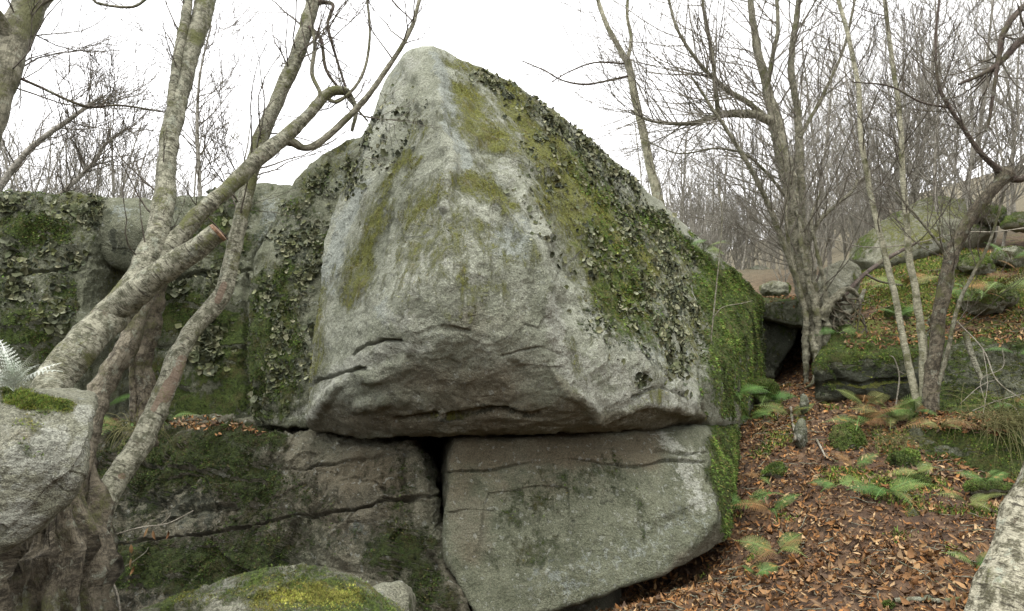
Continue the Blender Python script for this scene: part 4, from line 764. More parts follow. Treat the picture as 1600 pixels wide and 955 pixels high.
# --- slender twisting birch in front of it
rt, bs = tree_root('birch_tree', (112, 900, 3.6), 'slender twisting birch with a torn bark scar, standing before the mossy wall')
n1 = stem('trunk', [(105, 930, 3.55, 66), (122, 866, 3.62, 60), (142, 822, 3.7, 56), (166, 774, 3.8, 48), (204, 716, 3.95, 42), (240, 648, 4.1, 40), (262, 596, 4.2, 37), (290, 532, 4.35, 33), (330, 482, 4.5, 33), (352, 445, 4.55, 29), (368, 380, 4.65, 27), (384, 310, 4.75, 26), (404, 230, 4.9, 29), (430, 165, 5.0, 25), (455, 110, 5.1, 27), (475, 55, 5.2, 26), (490, 0, 5.3, 25), (505, -60, 5.35, 23)], M_BIRCH, rt, bs, 20, .10,
          wound=[('l', 1, 9, [(285, 562), (268, 600), (258, 622)]), ('l', .8, 7, [(350, 445), (340, 470)]), ('l', .8, 6, [(262, 595), (240, 640)]), ('e', .9, 190, 744, 8, 6)])
n2 = stem('branch', [(478, 40, 5.2, 9), (500, 60, 5.15, 7), (510, 110, 5.1, 6), (540, 150, 5.1, 5), (575, 190, 5.1, 3)], M_DARKBARK, rt, bs, 8)
n3 = stem('branch', [(492, 4, 5.3, 10), (520, 8, 5.25, 7), (512, 40, 5.2, 6), (525, 90, 5.2, 5), (548, 160, 5.2, 4)], M_DARKBARK, rt, bs, 8)
t = Twigs(2); t.along(n1[0], n1[1], 22, .8, 2, .5, 1, .1, 1, 3, .16, .008); t.along(n2[0], n2[1], 10, .35, 1, .1, 1, 0, 1, 3); t.along(n3[0], n3[1], 10, .35, 1, .1, 1, 0, 1, 3); t.build('crown', M_TWIG, rt, bs)
# --- stems behind
rt, bs = tree_root('birch_tree', (118, 800, 4.1), 'ragged dark barked stem rising behind the sawn limb birch')
stem('trunk', [(112, 800, 4.1, 40), (124, 730, 4.15, 38), (142, 670, 4.2, 38), (158, 615, 4.3, 40), (186, 560, 4.4, 38), (210, 505, 4.5, 36), (232, 440, 4.6, 30), (250, 390, 4.65, 22)], M_BIRCH_OLD, rt, bs, 18, .18)
rt, bs = tree_root('dead_tree', (232, 690, 5.1), 'brown fibrous dead trunk between two birches, in front of the mossy wall', 'dead tree')
stem('trunk', [(232, 700, 5.1, 40), (230, 640, 5.1, 34), (226, 560, 5.1, 34), (236, 490, 5.1, 36), (246, 440, 5.1, 30)], M_BROWNBARK, rt, bs, 18, .22)
stem('branch', [(212, 660, 5.05, 16), (208, 590, 5.05, 14), (212, 520, 5.0, 13), (225, 470, 5.0, 12)], M_BROWNBARK, rt, bs, 10, .2)
# --- top left corner
rt, bs = tree_root('leaning_tree', (-75, 700, 4.0), 'thick mossy trunk crossing the upper left corner')
c1 = stem('trunk', [(-85, 720, 4.0, 64), (-70, 500, 4.05, 58), (-45, 320, 4.15, 52), (-12, 180, 4.3, 47), (8, 110, 4.4, 48), (28, 50, 4.55, 52), (55, -5, 4.7, 52), (85, -70, 4.85, 48)], M_GREYBARK, rt, bs, 22, .07)
stem('branch', [(15, 60, 4.45, 26), (2, 35, 4.4, 24), (-20, 5, 4.3, 22), (-40, -30, 4.3, 20)], M_GREYBARK, rt, bs, 12)
c2 = stem('branch', [(8, 112, 4.4, 7), (60, 135, 4.5, 5), (130, 165, 4.6, 5), (190, 165, 4.7, 4), (255, 175, 4.8, 3)], M_DARKBARK, rt, bs, 8)
c3 = stem('branch', [(40, 30, 4.6, 6), (70, 5, 4.65, 5), (120, -20, 4.7, 4)], M_DARKBARK, rt, bs, 8)
c4 = stem('branch', [(145, -4, 5, 5), (155, 6, 5, 5), (205, 11, 5, 5), (232, -4, 5, 5)], M_GREYBARK, rt, bs, 8)
t = Twigs(3); t.along(c1[0], c1[1], 16, .9, 2, .45, .95, .05, 1, 4, .16, .007, (.8, 0, 0)); t.along(c2[0], c2[1], 14, .4, 1, .1, 1, .1, 1, 4); t.build('crown', M_TWIG, rt, bs)

# --- slim pale tree on the boulder's shoulder
rt, bs = tree_root('slim_tree', (1045, 420, 9.3), 'slim pale grey forked tree rising behind the shoulder of the boulder')
s1 = stem('trunk', [(1046, 430, 9.3, 20), (1036, 350, 9.3, 19), (1020, 280, 9.35, 17), (1005, 210, 9.4, 15), (992, 150, 9.5, 14), (980, 95, 9.6, 14)], M_PALEBARK, rt, bs, 14)
s2 = stem('branch', [(982, 102, 9.6, 12), (960, 62, 9.6, 10), (940, 20, 9.6, 8), (925, -40, 9.6, 7)], M_PALEBARK, rt, bs, 10)
s3 = stem('branch', [(979, 98, 9.6, 8), (986, 60, 9.65, 7), (980, 20, 9.7, 6), (984, -40, 9.7, 5)], M_PALEBARK, rt, bs, 10)
s4 = stem('branch', [(986, 118, 9.55, 5), (950, 126, 9.5, 4), (915, 132, 9.45, 4), (880, 126, 9.4, 3), (850, 110, 9.4, 2.5), (815, 95, 9.4, 2)], M_DARKBARK, rt, bs, 6)
s5 = stem('branch', [(982, 100, 9.6, 4), (930, 98, 9.5, 3), (890, 112, 9.5, 2.5), (862, 128, 9.5, 2)], M_DARKBARK, rt, bs, 6)
t = Twigs(4)
for a, c in ((s1, 12), (s2, 10), (s3, 8), (s4, 10), (s5, 8)): t.along(a[0], a[1], c, .7, 2 if a is s1 else 1, .15, 1, .15, 1, 3, .14, .006, (-.3, 0, 0), .0028)
t.build('crown', M_TWIG, rt, bs)
# --- big shaggy tree
rt, bs = tree_root('shaggy_tree', (1275, 545, 9.2), 'big shaggy multi stemmed tree with drooping limbs above the dark hole')
b1 = stem('trunk', [(1284, 615, 9.15, 26), (1283, 575, 9.15, 32), (1276, 520, 9.2, 39), (1262, 460, 9.25, 39), (1250, 395, 9.3, 34.32), (1242, 330, 9.4, 28.08), (1230, 270, 9.5, 28.08), (1216, 205, 9.6, 24.96), (1202, 150, 9.7, 18.72), (1184, 80, 9.8, 14.04), (1172, 0, 9.9, 10.92), (1165, -60, 9.9, 8.58)], M_GREYBARK, rt, bs, 20, .2)
b2 = stem('branch', [(1268, 450, 9.4, 18.72), (1254, 340, 9.5, 14.82), (1250, 250, 9.6, 14.82), (1246, 180, 9.7, 13.26), (1236, 100, 9.8, 11.7), (1246, 20, 9.9, 10.14), (1252, -50, 9.9, 8.58)], M_GREYBARK, rt, bs, 14, .18)
b3 = stem('branch', [(1218, 196, 9.6, 17.16), (1180, 180, 9.55, 15.6), (1140, 178, 9.5, 14.04), (1110, 184, 9.45, 10.14), (1075, 193, 9.4, 7.8), (1020, 190, 9.3, 5.46), (985, 172, 9.3, 3.9)], M_GREYBARK, rt, bs, 12, .15)
b4 = stem('branch', [(1216, 205, 9.6, 12.48), (1175, 165, 9.55, 10.92), (1135, 140, 9.5, 9.36), (1098, 105, 9.45, 7.02), (1060, 50, 9.4, 5.46), (1040, -20, 9.4, 3.9)], M_GREYBARK, rt, bs, 12, .12)
b5 = stem('branch', [(1122, 184, 9.45, 9.36), (1118, 140, 9.4, 8.58), (1112, 80, 9.4, 7.02), (1100, 20, 9.4, 5.46), (1095, -40, 9.4, 4.68)], M_GREYBARK, rt, bs, 10, .12)
b6 = stem('branch', [(1262, 480, 9.2, 14.04), (1232, 400, 9.15, 11.7), (1200, 320, 9.1, 10.14), (1165, 250, 9.0, 8.58), (1120, 180, 8.95, 6.24), (1080, 120, 8.9, 3.9)], M_GREYBARK, rt, bs, 10, .12)
b7 = stem('branch', [(1225, 245, 9.5, 10.92), (1200, 160, 9.6, 9.36), (1205, 100, 9.6, 8.58), (1215, 40, 9.6, 7.02), (1210, -40, 9.6, 6.24)], M_GREYBARK, rt, bs, 10, .12)
b8 = stem('branch', [(1250, 215, 9.6, 7.8), (1290, 140, 9.6, 6.24), (1320, 70, 9.6, 4.68), (1340, -20, 9.6, 3.9)], M_GREYBARK, rt, bs, 10)
b9 = stem('branch', [(1262, 380, 9.3, 9.36), (1285, 340, 9.2, 7.8), (1330, 300, 9.1, 6.24), (1340, 280, 9.1, 5.46)], M_GREYBARK, rt, bs, 10)
b10 = stem('branch', [(1240, 330, 9.4, 7.02), (1215, 290, 9.35, 6.24), (1170, 245, 9.3, 4.68), (1120, 232, 9.2, 3.9), (1060, 240, 9.1, 2.73), (1000, 215, 9.1, 2.34)], M_GREYBARK, rt, bs, 8)
for sp in ([(1290, 515, 9.15, 26), (1312, 498, 9.05, 16), (1338, 478, 9.0, 11), (1352, 452, 9.0, 6)], [(1284, 530, 9.05, 26), (1300, 552, 8.95, 16), (1318, 565, 8.8, 7)], [(1270, 520, 9.05, 18), (1274, 545, 8.95, 13), (1276, 580, 8.85, 10), (1268, 600, 8.75, 7), (1258, 606, 8.7, 3)], [(1284, 500, 9.0, 22), (1300, 470, 8.95, 16), (1326, 452, 9.0, 10), (1348, 470, 9.0, 6)]): stem('root', sp, M_GREYBARK, rt, bs, 10, .3)
for k in range(16):
    rr_ = random.Random(900 + k); x_, y_ = rr_.uniform(1285, 1320), rr_.uniform(455, 500)
    stem('root', [(x_, y_, 9.1, rr_.uniform(4, 10)), (x_ + rr_.uniform(5, 20), y_ + rr_.uniform(-5, 15), 9.0, rr_.uniform(3, 7)), (x_ + rr_.uniform(15, 36), y_ + rr_.uniform(0, 34), 8.95, rr_.uniform(2, 5)), (x_ + rr_.uniform(20, 50), y_ + rr_.uniform(10, 50), 8.9, 2)], M_BROWNBARK, rt, bs, 7, .2)
for k, (x0, x1, yt, wd, yd) in enumerate(((1296, 1268, 300, 8, 9.0), (1262, 1226, 260, 8, 9.05), (1280, 1246, 330, 10, 8.98))):
    a_ = stem('branch', [(x0 - 2, 600, yd, wd), (x0 - 3, 560, yd, wd + 4), (x0 - 4 + k, 500, yd, wd + 4), ((x0 + x1) / 2 + 5 - 2 * k, 440, yd + .05, wd), (x1 + 6, 380, yd + .1, wd * .8), (x1 + 2 * k, (380 + yt) / 2, yd + .2, wd * .6), (x1 + 14 - 8 * k, yt, yd + .3, wd * .3)], M_GREYBARK, rt, bs, 12, .38, seed=k)
t = Twigs(5)
for a, c, L in ((b1, 64, 1.8), (b2, 34, 1.3), (b3, 50, 1.6), (b4, 34, 1.6), (b5, 18, 1.0), (b6, 36, 1.3), (b7, 22, 1.2), (b8, 20, 1.0), (b9, 18, 1.0), (b10, 26, 1.1)): t.along(a[0], a[1], c, L, 2, .22, 1, .12, 1, 2.9, .10, .0115, (-.3, 0, .15), .0022)
t.build('crown', M_FARTWIG, rt, bs)
# --- clump of slender stems at right
rt, bs = tree_root('stem_clump', (1445, 636, 7.35), 'clump of three slender stems, one crooked with a burl, growing at the right')
k1 = stem('trunk', [(1438, 650, 7.3, 14.28), (1420, 572, 7.4, 12.6), (1396, 450, 7.5, 10.92), (1366, 330, 7.6, 10.08), (1346, 220, 7.7, 9.24), (1342, 140, 7.8, 8.4), (1326, 60, 7.9, 7.56), (1310, 0, 8, 6.72), (1298, -60, 8, 5.88)], M_PALEBARK, rt, bs, 12)
k2 = stem('trunk', [(1447, 650, 7.3, 18.48), (1440, 520, 7.3, 14.28), (1421, 400, 7.4, 11.76), (1412, 280, 7.5, 10.08), (1405, 180, 7.6, 9.24), (1392, 80, 7.7, 7.56), (1380, -20, 7.8, 6.72)], M_PALEBARK, rt, bs, 12)
k3 = stem('trunk', [(1452, 650, 7.2, 28.56), (1462, 540, 7.2, 23.52), (1474, 450, 7.15, 24.36), (1494, 380, 7.1, 22.68), (1530, 322, 7.0, 21), (1558, 288, 6.95, 21.84), (1570, 272, 6.95, 30.24), (1574, 262, 6.95, 16.8)], M_BROWNBARK, rt, bs, 16, .14)
k4 = stem('branch', [(1566, 272, 6.95, 13), (1530, 236, 6.9, 9), (1505, 200, 6.9, 8), (1482, 165, 6.9, 7), (1466, 130, 6.9, 6), (1462, 60, 6.95, 4), (1470, -20, 7, 4)], M_DARKBARK, rt, bs, 10)
k5 = stem('branch', [(1572, 276, 6.95, 16), (1596, 280, 6.9, 12), (1630, 262, 6.9, 10), (1680, 230, 6.9, 9)], M_DARKBARK, rt, bs, 10)
k6 = stem('branch', [(1474, 470, 7.15, 9), (1488, 440, 7.1, 7), (1478, 400, 7.1, 6), (1450, 360, 7.1, 5), (1400, 300, 7.1, 4)], M_GREYBARK, rt, bs, 8)
k7 = stem('branch', [(1455, 640, 7.2, 9), (1478, 560, 7.1, 8), (1500, 470, 7.05, 7), (1545, 380, 7, 5), (1570, 300, 7, 4)], M_GREYBARK, rt, bs, 8)
k8 = stem('branch', [(1482, 168, 6.9, 4), (1440, 160, 6.9, 3.5), (1390, 135, 6.9, 3), (1330, 128, 6.9, 2)], M_DARKBARK, rt, bs, 6)
t = Twigs(6)
for a, c in ((k1, 26), (k2, 26), (k3, 8), (k4, 16), (k5, 8), (k6, 8), (k7, 8), (k8, 8)): t.along(a[0], a[1], c, .9, 2, .3, 1, .3, 1, 4, .14, .008, None, .002)
t.build('crown', M_TWIG, rt, bs)
# --- hanging branch from outside the frame, top right
rt, bs = tree_root('oak_tree', (1690, 660, 6.0), 'dark crooked branches reaching in from the upper right edge')
stem('trunk', [(1690, 680, 6.0, 60), (1700, 400, 6.0, 54), (1690, 150, 6.0, 46), (1680, -40, 6.0, 40)], M_DARKBARK, rt, bs, 14)
h1 = stem('branch', [(1690, 100, 6, 22), (1640, 60, 6, 17), (1600, 62, 6, 14), (1560, 100, 5.95, 10), (1530, 118, 5.9, 7), (1498, 132, 5.9, 5)], M_DARKBARK, rt, bs, 10, .15)
h2 = stem('branch', [(1680, 0, 6, 18), (1610, 5, 6, 12), (1572, 45, 5.95, 10), (1562, 85, 5.95, 9), (1555, 125, 5.9, 6), (1545, 190, 5.9, 5), (1540, 205, 5.9, 4)], M_DARKBARK, rt, bs, 10, .15)
t = Twigs(7); t.along(h1[0], h1[1], 12, .5, 2, .3, 1, .1, 1, 3); t.along(h2[0], h2[1], 12, .5, 2, .2, 1, .1, 1, 3); t.build('crown', M_TWIG, rt, bs)
# --- near birch trunk, bottom right corner
rt, bs = tree_root('birch_tree', (1590, 1010, 2.6), 'pale peeling birch trunk cut off by the bottom right corner')
stem('trunk', [(1572, 1080, 2.58, 200), (1592, 980, 2.6, 176), (1620, 880, 2.65, 158), (1658, 780, 2.7, 150), (1706, 660, 2.75, 140), (1760, 500, 2.8, 110)], M_BIRCH_NEAR, rt, bs, 48, .12)

# ------------------------------------------------------------------ background woods: bare trees and brush
def template(seed, h, r, lvl, kids, nst=1, lean=.1, mat=None, rmin=.004):
    g = np.random.default_rng(seed); t = Twigs(seed); st = Twigs(seed + 100)
    for k in range(nst):
        d = rnd_dir(g, np.array([0, 0, 1.]), lean); n = 9; P = [np.array([g.normal(0, .05), g.normal(0, .05), -.2])]
        for j in range(n - 1): d = rnd_dir(g, d + np.array([0, 0, .15]), .07); P.append(P[-1] + d * h / (n - 1))
        P = np.array(P); Rr = r * np.linspace(1, .2, n); st.add(P, Rr); t.along(P, Rr, int(14 + h * 3) // (1 if nst == 1 else 2), h * .28, lvl, .2, 1, .35, 1, kids, .13, r * .4, None, rmin)
    return st, t
def make_template(name, label, seed, *a, mat=None, loc=(0, 0, 0), group=None, **kw):
    st, t = template(seed, *a, **kw); z = np.zeros(3); rt = empty(name, loc, label, 'tree' if 'tree' in name else 'shrub', group)
    st.build('trunk', mat, rt, z, 7); t.build('crown', mat, rt, z, 3); return rt
def copy_thing(src, loc, rz, sc):
    r = src.copy(); COL.objects.link(r); r.location = loc; r.rotation_euler = (0, 0, rz); r.scale = (sc, sc, sc)
    for ch in src.children:
        c = ch.copy(); COL.objects.link(c); c.parent = r
    return r
FAR_L = 'thin bare tree standing on the distant slope behind the boulder'; FAR_R = 'thin bare tree on the hillside at the right'; BRUSH = 'bare brown brush on the far slope past the boulder end'; TANG = 'bare tangled shrub behind the rock wall at left'
def scatter(temps, spots, group):
    for i, (x, y, sc) in enumerate(spots):
        z = float(ground_z(np.array([[x, y]]))[0]); src = temps[i % len(temps)]
        if i < len(temps): o = src; o.location = (x, y, z); o.scale = (sc,) * 3; o.rotation_euler = (0, 0, random.uniform(0, 6.28))
        else: copy_thing(src, (x, y, z), random.uniform(0, 6.28), sc)
tA = [make_template('bare_tree', FAR_R, 200 + k, 7, .05, 2, 3.2, mat=M_FARBARK, group='bare trees on the right hillside') for k in range(4)]
sp = []
for k in range(24):
    Y = random.uniform(13.5, 28); px = random.uniform(1230, 1650); p = at(px, 400, Y); sp.append((p[0], Y, random.uniform(.7, 1.25)))
for k in range(7):
    Y = random.uniform(12.3, 16); px = random.uniform(1470, 1680); p = at(px, 400, Y); sp.append((p[0], Y, random.uniform(.5, .95)))
scatter(tA, sp, 0)
tB = [make_template('brush_shrub', BRUSH, 220 + k, 2.6, .018, 2, 3, 4, .35, mat=M_FARBARK, group='brush on the far slope') for k in range(3)]
sp = []
for k in range(60):
    Y = random.uniform(13.5, 34); px = random.uniform(1070, 1420); p = at(px, 400, Y); sp.append((p[0], Y, random.uniform(.6, 1.2)))
scatter(tB, sp, 0)
tC = [make_template('bare_tree', FAR_L, 240 + k, 6, .045, 2, 2.6, mat=M_FARBARK, group='bare trees behind the boulder') for k in range(3)]
sp = []
for k in range(20):
    Y = random.uniform(15, 30); px = random.uniform(1020, 1330); p = at(px, 400, Y); sp.append((p[0], Y, random.uniform(.6, 1.0)))
scatter(tC, sp, 0)
tD = [make_template('tangled_shrub', TANG, 260 + k, 4.4, .036, 2, 4, 3, .34, mat=M_FARBARK, group='tangled shrubs behind the rock wall', rmin=.0035) for k in range(4)]
sp = []
for k in range(18):
    Y = random.uniform(10.8, 17); px = random.uniform(-80, 470) if k > 12 else random.uniform(-60, 230); p = at(px, 400, Y); sp.append((p[0], Y, random.uniform(.8, 1.25)))
scatter(tD, sp, 0)
# pale leaning stems in the left background
for k, (lab, spec) in enumerate([('grey leaning tree behind the mossy rock at the left edge', [(-20, 330, 10.5, 13), (40, 240, 10.6, 11), (110, 185, 10.7, 8), (160, 150, 10.8, 5)]),
                                 ('thin grey curved tree behind the bare grey block', [(70, 330, 11, 9), (110, 290, 11, 8), (145, 255, 11.1, 7), (165, 225, 11.2, 6), (200, 200, 11.2, 4)]),
                                 ('upright thin sapling just left of the slender birch', [(312, 310, 10, 7), (308, 200, 10, 6), (312, 120, 10, 4), (330, 40, 10, 3)])]):
    rt, bs = tree_root('bare_tree', (spec[0][0], spec[0][1] + 40, spec[0][2]), lab)
    a = stem('trunk', [(spec[0][0] - 6, spec[0][1] + 60, spec[0][2], spec[0][3])] + spec, M_FARBARK, rt, bs, 10, .12); t = Twigs(300 + k); t.along(a[0], a[1], 34, 1.0, 2, .25, 1, .3, 1, 4, .16, .012, None, .0032); t.build('crown', M_TWIG, rt, bs)

# ------------------------------------------------------------------ ferns
FERNC = [(.075, .14, .03), (.10, .17, .045), (.055, .11, .025), (.13, .18, .05)]
M_FERN = [random_material('fern_green', [(.045, .105, .02), (.09, .165, .036), (.06, .13, .027), (.12, .175, .045)], .6), random_material('fern_yellow', [(.11, .165, .04), (.16, .18, .055), (.085, .145, .032), (.17, .11, .045)], .6)]
def frond_mesh(seed, L=1.0, pairs=16, arch=.5, wide=.2):
    r = np.random.default_rng(seed); V, F = [], []
    def pt(t): return np.array([t * L * (1 - .15 * arch * t), r.normal(0, .002), L * (.35 * t - arch * t * t * .75)])
    prev = None
    for k in range(pairs + 1):
        t = .16 + .84 * k / pairs; p = pt(t); p0 = pt(max(t - .05, 0)); ax = (p - p0); ax /= np.linalg.norm(ax); upv = np.cross(ax, [0, 1, 0]); upv /= np.linalg.norm(upv)
        wl = wide * L * math.sin(math.pi * min(.18 + t * .86, .995)) ** .9 + .008
        for sg in (-1, 1):
            d = np.array([0, sg, 0]) * .93 + ax * .38 - upv * .12; d = d / np.linalg.norm(d); b = len(V); nn = 6
            for j in range(nn):                                # each leaflet: toothed lobes either side of its rib
                s = j / nn; s2 = (j + .75) / nn; c = p + d * wl * s; cz = p + d * wl * s2; hw = .036 * L * (1 - s * .8) * (wl / (wide * L)) ** .5
                i = len(V); V += [c, c + ax * hw + d * wl * .14, cz, c - ax * hw + d * wl * .14]; F += [[i, i + 1, i + 2], [i, i + 2, i + 3]]
        if prev is not None:
            i = len(V); sd = np.array([0, .006 * L, 0]); V += [prev - sd, prev + sd, p + sd * .7]; F.append([i, i + 1, i + 2]); V += [p - sd * .7]; F.append([i, i + 2, i + 3])
        prev = p
    i = len(V); sd = np.array([0, .007 * L, 0]); a = np.zeros(3); b = pt(.16); V += [a - sd, a + sd, b + sd, b - sd]; F += [[i, i + 1, i + 2], [i, i + 2, i + 3]]
    return mk_mesh('frond', np.array(V), np.array(F), False)
M_FERN.append(random_material('fern_brown', [(.16, .09, .035), (.22, .13, .05), (.11, .065, .03)], .8))
FROND = {(k, m): frond_mesh(k, 1, 18, [.55, .8, 1.0, 1.2][k % 4], [.21, .24, .19, .22][k % 4]) for k in range(4) for m in range(3)}
for (k, m), me in FROND.items(): me.materials.append(M_FERN[m])
FERNS = [  # px, py, fronds, frond length px, colour, label
    (1168, 800, 4, 58, 0, 'dark green fern with one broad frond beside the mossy slab corner'), (1205, 806, 3, 42, 0, 'small fern right of the broad fern by the slab corner'), (1188, 752, 3, 26, 0, 'tiny fern above the broad fern by the slab corner'),
    (1215, 872, 5, 50, 1, 'yellow green arching fern low on the leaf slope'), (1180, 905, 4, 34, 0, 'sparse fern below the arching fern, near the dark gap'), (1392, 662, 8, 62, 1, 'big bright fern in front of the square mossy block'),
    (1345, 672, 6, 60, 0, 'fern draped over the dark mossy hump'), (1352, 640, 4, 48, 1, 'fern with a raised frond below the square mossy block'), (1428, 650, 4, 44, 0, 'fern at the foot of the slender stem clump'),
    (1468, 676, 6, 46, 1, 'fern hanging from the dark ledge under the stem clump'), (1305, 765, 4, 40, 0, 'low fern in the middle of the leaf slope'), (1335, 735, 3, 34, 0, 'single leaning fern above the low fern on the leaf slope'),
    (1385, 778, 7, 50, 0, 'spreading fern beside the low wide mossy stone'), (1430, 745, 4, 34, 1, 'small fern growing on the low wide mossy stone'), (1512, 796, 5, 46, 1, 'fern below the grassy ledge, right part of the leaf slope'),
    (1540, 760, 4, 36, 0, 'fern tucked under the grassy ledge'), (1525, 896, 4, 46, 0, 'fern beside the pale birch trunk at bottom right'), (1560, 462, 9, 62, 1, 'large fern clump on the bank at the right edge'),
    (1520, 470, 6, 52, 0, 'fern clump left of the large fern clump on the bank'), (1592, 440, 6, 60, 0, 'fern at the right edge above the large fern clump'), (1580, 410, 5, 40, 0, 'small fern high on the right bank'),
    (1415, 452, 6, 50, 1, 'pale fern behind the slender stems'), (1310, 524, 3, 46, 0, 'single fern frond on the square block by the tree roots'), (1405, 500, 4, 36, 0, 'fern on the moss hump behind the square block'),
    (1100, 400, 6, 40, 1, 'bright fern on top of the boulder end'), (1078, 388, 4, 30, 0, 'small fern beside the moss hummock on the boulder'), (1195, 632, 7, 52, 0, 'fern on the moss mound near the dark hole'), (1170, 660, 6, 50, 0, 'fern drooping at the foot of the boulder end'),
    (1235, 655, 5, 40, 1, 'fern spilling toward the narrow grey stones'), (1150, 622, 5, 44, 0, 'fern hanging on the mossy end of the boulder'), (1590, 560, 4, 40, 0, 'fern among the dead twigs at the right edge'), (1585, 640, 4, 40, 0, 'fern below the dead twigs at the right edge'),
    (195, 680, 7, 60, 0, 'fern at the foot of the brown fibrous dead trunk'), (262, 668, 5, 40, 0, 'fern right of the slender birch on the slab edge'), (165, 640, 4, 44, 0, 'fern behind the ragged dark stem')]
for i, (px, py, nf, lp, cm, lab) in enumerate(FERNS):
    h = hit(px, py)
    if h is None: continue
    p, nrm, _ = h; L = lp * pxm(py, p[1]) * 1.4; rr = random.Random(400 + i)
    o = empty('fern', p + np.array([0, 0, .03]), lab, 'fern')
    for k in range(nf):
        f = link('frond', FROND[(rr.randrange(4), 2 if rr.random() < .16 else cm)], None, o)
        az = -1.57 + (k / max(nf - 1, 1) - .5) * 2.9 + rr.uniform(-.3, .3)          # small ferns fan out toward the open side
        f.rotation_euler = (.75 * math.cos(az) + rr.uniform(-.3, .3), -rr.uniform(.25, .8), az); s = L * rr.uniform(.65, 1.1); f.scale = (s, s, s)
# pale plant on the near left rock
p = at(22, 612, 2.42)
o = empty('fern', p, 'silvery pale fern on top of the near left rock', 'fern')
mp = random_material('silver_frond', [(.42, .46, .40), (.55, .58, .52), (.30, .36, .27)], .6)
sv = [frond_mesh(k + 20, 1, 12, [.5, .9][k % 2], .2) for k in range(2)]
for me in sv: me.materials.append(mp)
for k in range(16):
    f = link('frond', sv[k % 2], None, o); rr = random.Random(k); az = -1.57 + (k / 15 - .5) * 3.6; f.rotation_euler = (.6 * math.cos(az), -rr.uniform(.5, 1.3), az); s = rr.uniform(.13, .24); f.scale = (s,) * 3

# ------------------------------------------------------------------ twigs, sticks, grass
def twig_thing(name, label, cat, lines, mat, base=None, sides=6, group=None):
    b = at(*lines[0][0][:3]); o = empty(name, b, label, cat, group)
    for k, l in enumerate(lines): stem('stem' if k == 0 else 'twig', l, mat, o, b, sides, .05, per=6)
    return o
M_PALETWIG = bark_material('pale_twig', (.22, .20, .155), (.36, .335, .27), .2, .1)
sap = twig_thing('sapling', 'pale zigzag sapling twig with a few withered leaves at lower left', 'sapling', [[(188, 960, 3.7, 5), (183, 930, 3.7, 5), (170, 892, 3.7, 4.5), (158, 845, 3.7, 4)], [(158, 845, 3.7, 3.5), (185, 834, 3.7, 3), (222, 824, 3.7, 3), (262, 818, 3.7, 2.5), (302, 798, 3.7, 2)], [(168, 890, 3.7, 2.5), (195, 885, 3.7, 2), (225, 865, 3.7, 2), (232, 855, 3.7, 1.5)], [(250, 820, 3.7, 2), (264, 808, 3.7, 1.6), (266, 800, 3.7, 1.4)]], M_PALETWIG)
for px, py in ((228, 832), (241, 836), (264, 834), (205, 858), (184, 862), (204, 880), (157, 890), (208, 890), (175, 898), (192, 886)):
    one_leaf(at(px, py, 3.68), orient(np.array([[random.uniform(-.3, .3), -1, random.uniform(-.2, .2)]]), np.array([1.57 + random.uniform(-.4, .4)]))[0], .05, sap, at(188, 960, 3.7))
twig_thing('sapling', 'thin bare sapling before the green mossy end of the boulder', 'sapling', [[(1098, 655, 7.0, 3.4), (1104, 600, 7.0, 3.2), (1114, 500, 7.0, 3), (1122, 420, 7.0, 2.6), (1128, 340, 7.0, 2.2), (1122, 290, 7, 1.8)], [(1116, 494, 7.0, 2.2), (1130, 480, 7.0, 2), (1160, 474, 7.0, 1.6), (1176, 470, 7, 1.2)]], M_GREYBARK)
for i, (lab, ln) in enumerate([
    ('long pale twigs arching down at the right edge', [[(1495, 502, 6.8, 2.2), (1536, 546, 6.7, 2.2), (1556, 592, 6.6, 2.2), (1586, 617, 6.5, 1.9), (1622, 637, 6.4, 1.9)], [(1535, 542, 6.7, 1.6), (1543, 595, 6.6, 1.2), (1536, 648, 6.5, 1.2)], [(1560, 592, 6.6, 1.2), (1532, 603, 6.6, 1.2), (1500, 631, 6.6, 0.9)]]),
    ('fallen forked twig leaning up from the ledge at the right edge', [[(1520, 642, 6.6, 2.2), (1557, 627, 6.5, 2.0), (1604, 614, 6.4, 1.9)], [(1551, 625, 6.5, 1.6), (1588, 640, 6.4, 1.2), (1601, 699, 6.3, 1.2)], [(1540, 630, 6.5, 1.2), (1533, 593, 6.6, 1.2), (1567, 574, 6.6, 1.2), (1565, 539, 6.6, 1.0)]]),
    ('thin dry stem standing before the square mossy block', [[(1400, 632, 7.6, 2.6), (1405, 590, 7.6, 2.4), (1398, 562, 7.6, 2), (1390, 555, 7.6, 1.5)], [(1404, 580, 7.6, 1.5), (1425, 590, 7.6, 1.2)]]),
    ('long thin pale branch lying across the bank behind the stems', [[(1262, 372, 9.2, 1.5), (1300, 374, 9.0, 1.8), (1350, 386, 8.85, 2), (1420, 382, 8.6, 2.2), (1500, 364, 8.3, 2.4), (1560, 362, 8.15, 2.4), (1640, 350, 8.0, 2.6)]]),
    ('dark dead branch leaning from the standing stone to the tilted slab', [[(1318, 462, 9.5, 9), (1352, 428, 9.8, 8), (1385, 405, 10.2, 8), (1430, 380, 10.6, 6)], [(1352, 428, 9.8, 5), (1376, 440, 9.6, 4), (1410, 446, 9.4, 3)]])]):
    twig_thing('dead_branch', lab, 'branch', ln, M_PALETWIG if i != 4 else M_DARKBARK)
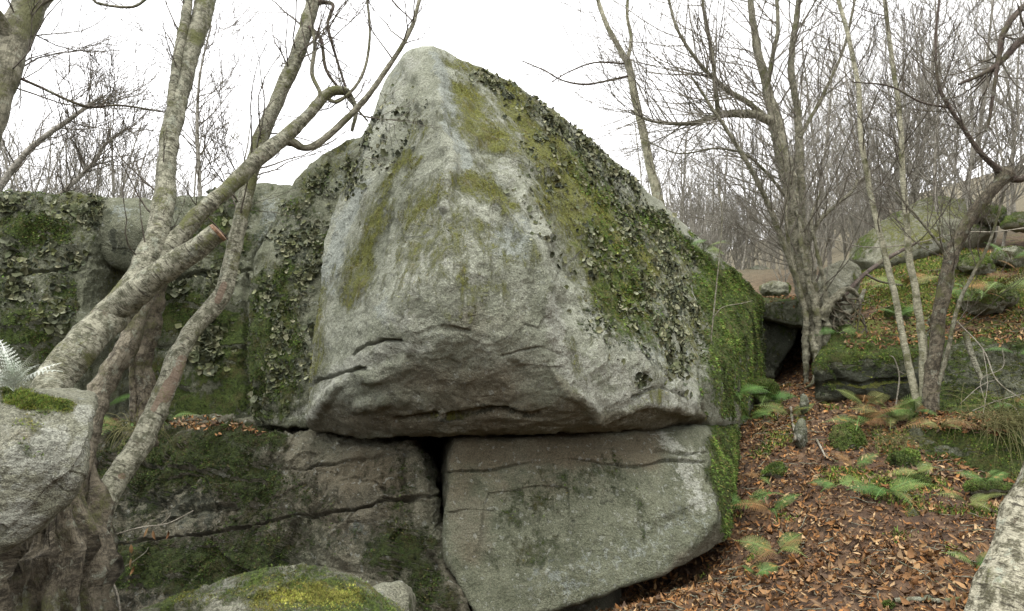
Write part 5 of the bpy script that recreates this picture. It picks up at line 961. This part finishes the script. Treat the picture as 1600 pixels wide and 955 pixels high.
def ground_stick(label, pts, w, mat, lift=.02):
    P = []
    for px, py in pts:
        h = hit(px, py); q_ = h[0] if h else at(px, py, 5); P.append((q_ + [0, 0, lift]))
    P = np.array(P); b = P[0]; o = empty('fallen_branch', b, label, 'branch'); Q = catmull(P, 8); Rr = np.linspace(1, .6, len(Q)) * w; V, F, K, ring = tubes(Q[None], Rr[None], 9); V = V + ring * (.25 * w * fbm(V, 22, 3, 3))[:, None]; link('stem', bark_mesh('stem', V - b, F, K), mat, o)
ground_stick('pale fallen birch stick lying on leaves near the bottom edge', [(1398, 945), (1430, 942), (1470, 944), (1504, 940)], .018, M_BIRCH)
ground_stick('pale curved root beside the blue grey stone', [(1236, 640), (1238, 660), (1243, 685), (1240, 695)], .018, M_PALETWIG)
ground_stick('short pale stick beside the dark mossy hump', [(1276, 690), (1284, 705), (1290, 718)], .013, M_PALETWIG)
twig_thing('broken_stem', 'broken white birch stem standing against the dark rock at right', 'branch', [[(1508, 520, 7.2, 10), (1514, 545, 7.15, 11), (1524, 570, 7.1, 10), (1534, 592, 7.05, 9)]], M_BIRCH, sides=9)
GR = random_material('dry_grass', [(.13, .13, .05), (.20, .17, .08), (.09, .10, .03)], .7)
def grass(px, py, Y, n, L, label, lean=(-.2, -.3)):
    b = at(px, py, Y); g = np.random.default_rng(int(px)); PLs, RLs = [], []
    for k in range(n):
        d = rnd_dir(g, np.array([lean[0], lean[1], 1.0]), .45); p = g.normal(0, .05, 3) * [2.2, 1, .3]; P = [p]; l = L * g.uniform(.6, 1.2)
        for j in range(6): d = d + np.array([0, 0, -.42]); d = d / np.linalg.norm(d); P.append(P[-1] + d * l / 6)
        PLs.append(P); RLs.append(.0032 * np.linspace(1, .3, 7))
    V, F, K, _ = tubes(np.array(PLs), np.array(RLs), 3); o = link('grass_tuft', bark_mesh('grass_tuft', V, F, K), GR, None, b); tag(o, label, 'grass')
grass(1575, 668, 6.35, 160, .75, 'dry sedge tuft drooping over the dark ledge at the right edge', (.05, -.4)); grass(1400, 690, 6.7, 70, .3, 'dead grass hanging below the big bright fern'); grass(215, 672, 5.0, 60, .3, 'dark grass tuft at the foot of the dead trunk')
grass(1545, 655, 6.5, 60, .4, 'short grass tuft on the ledge beside the drooping sedge', (-.1, -.4))
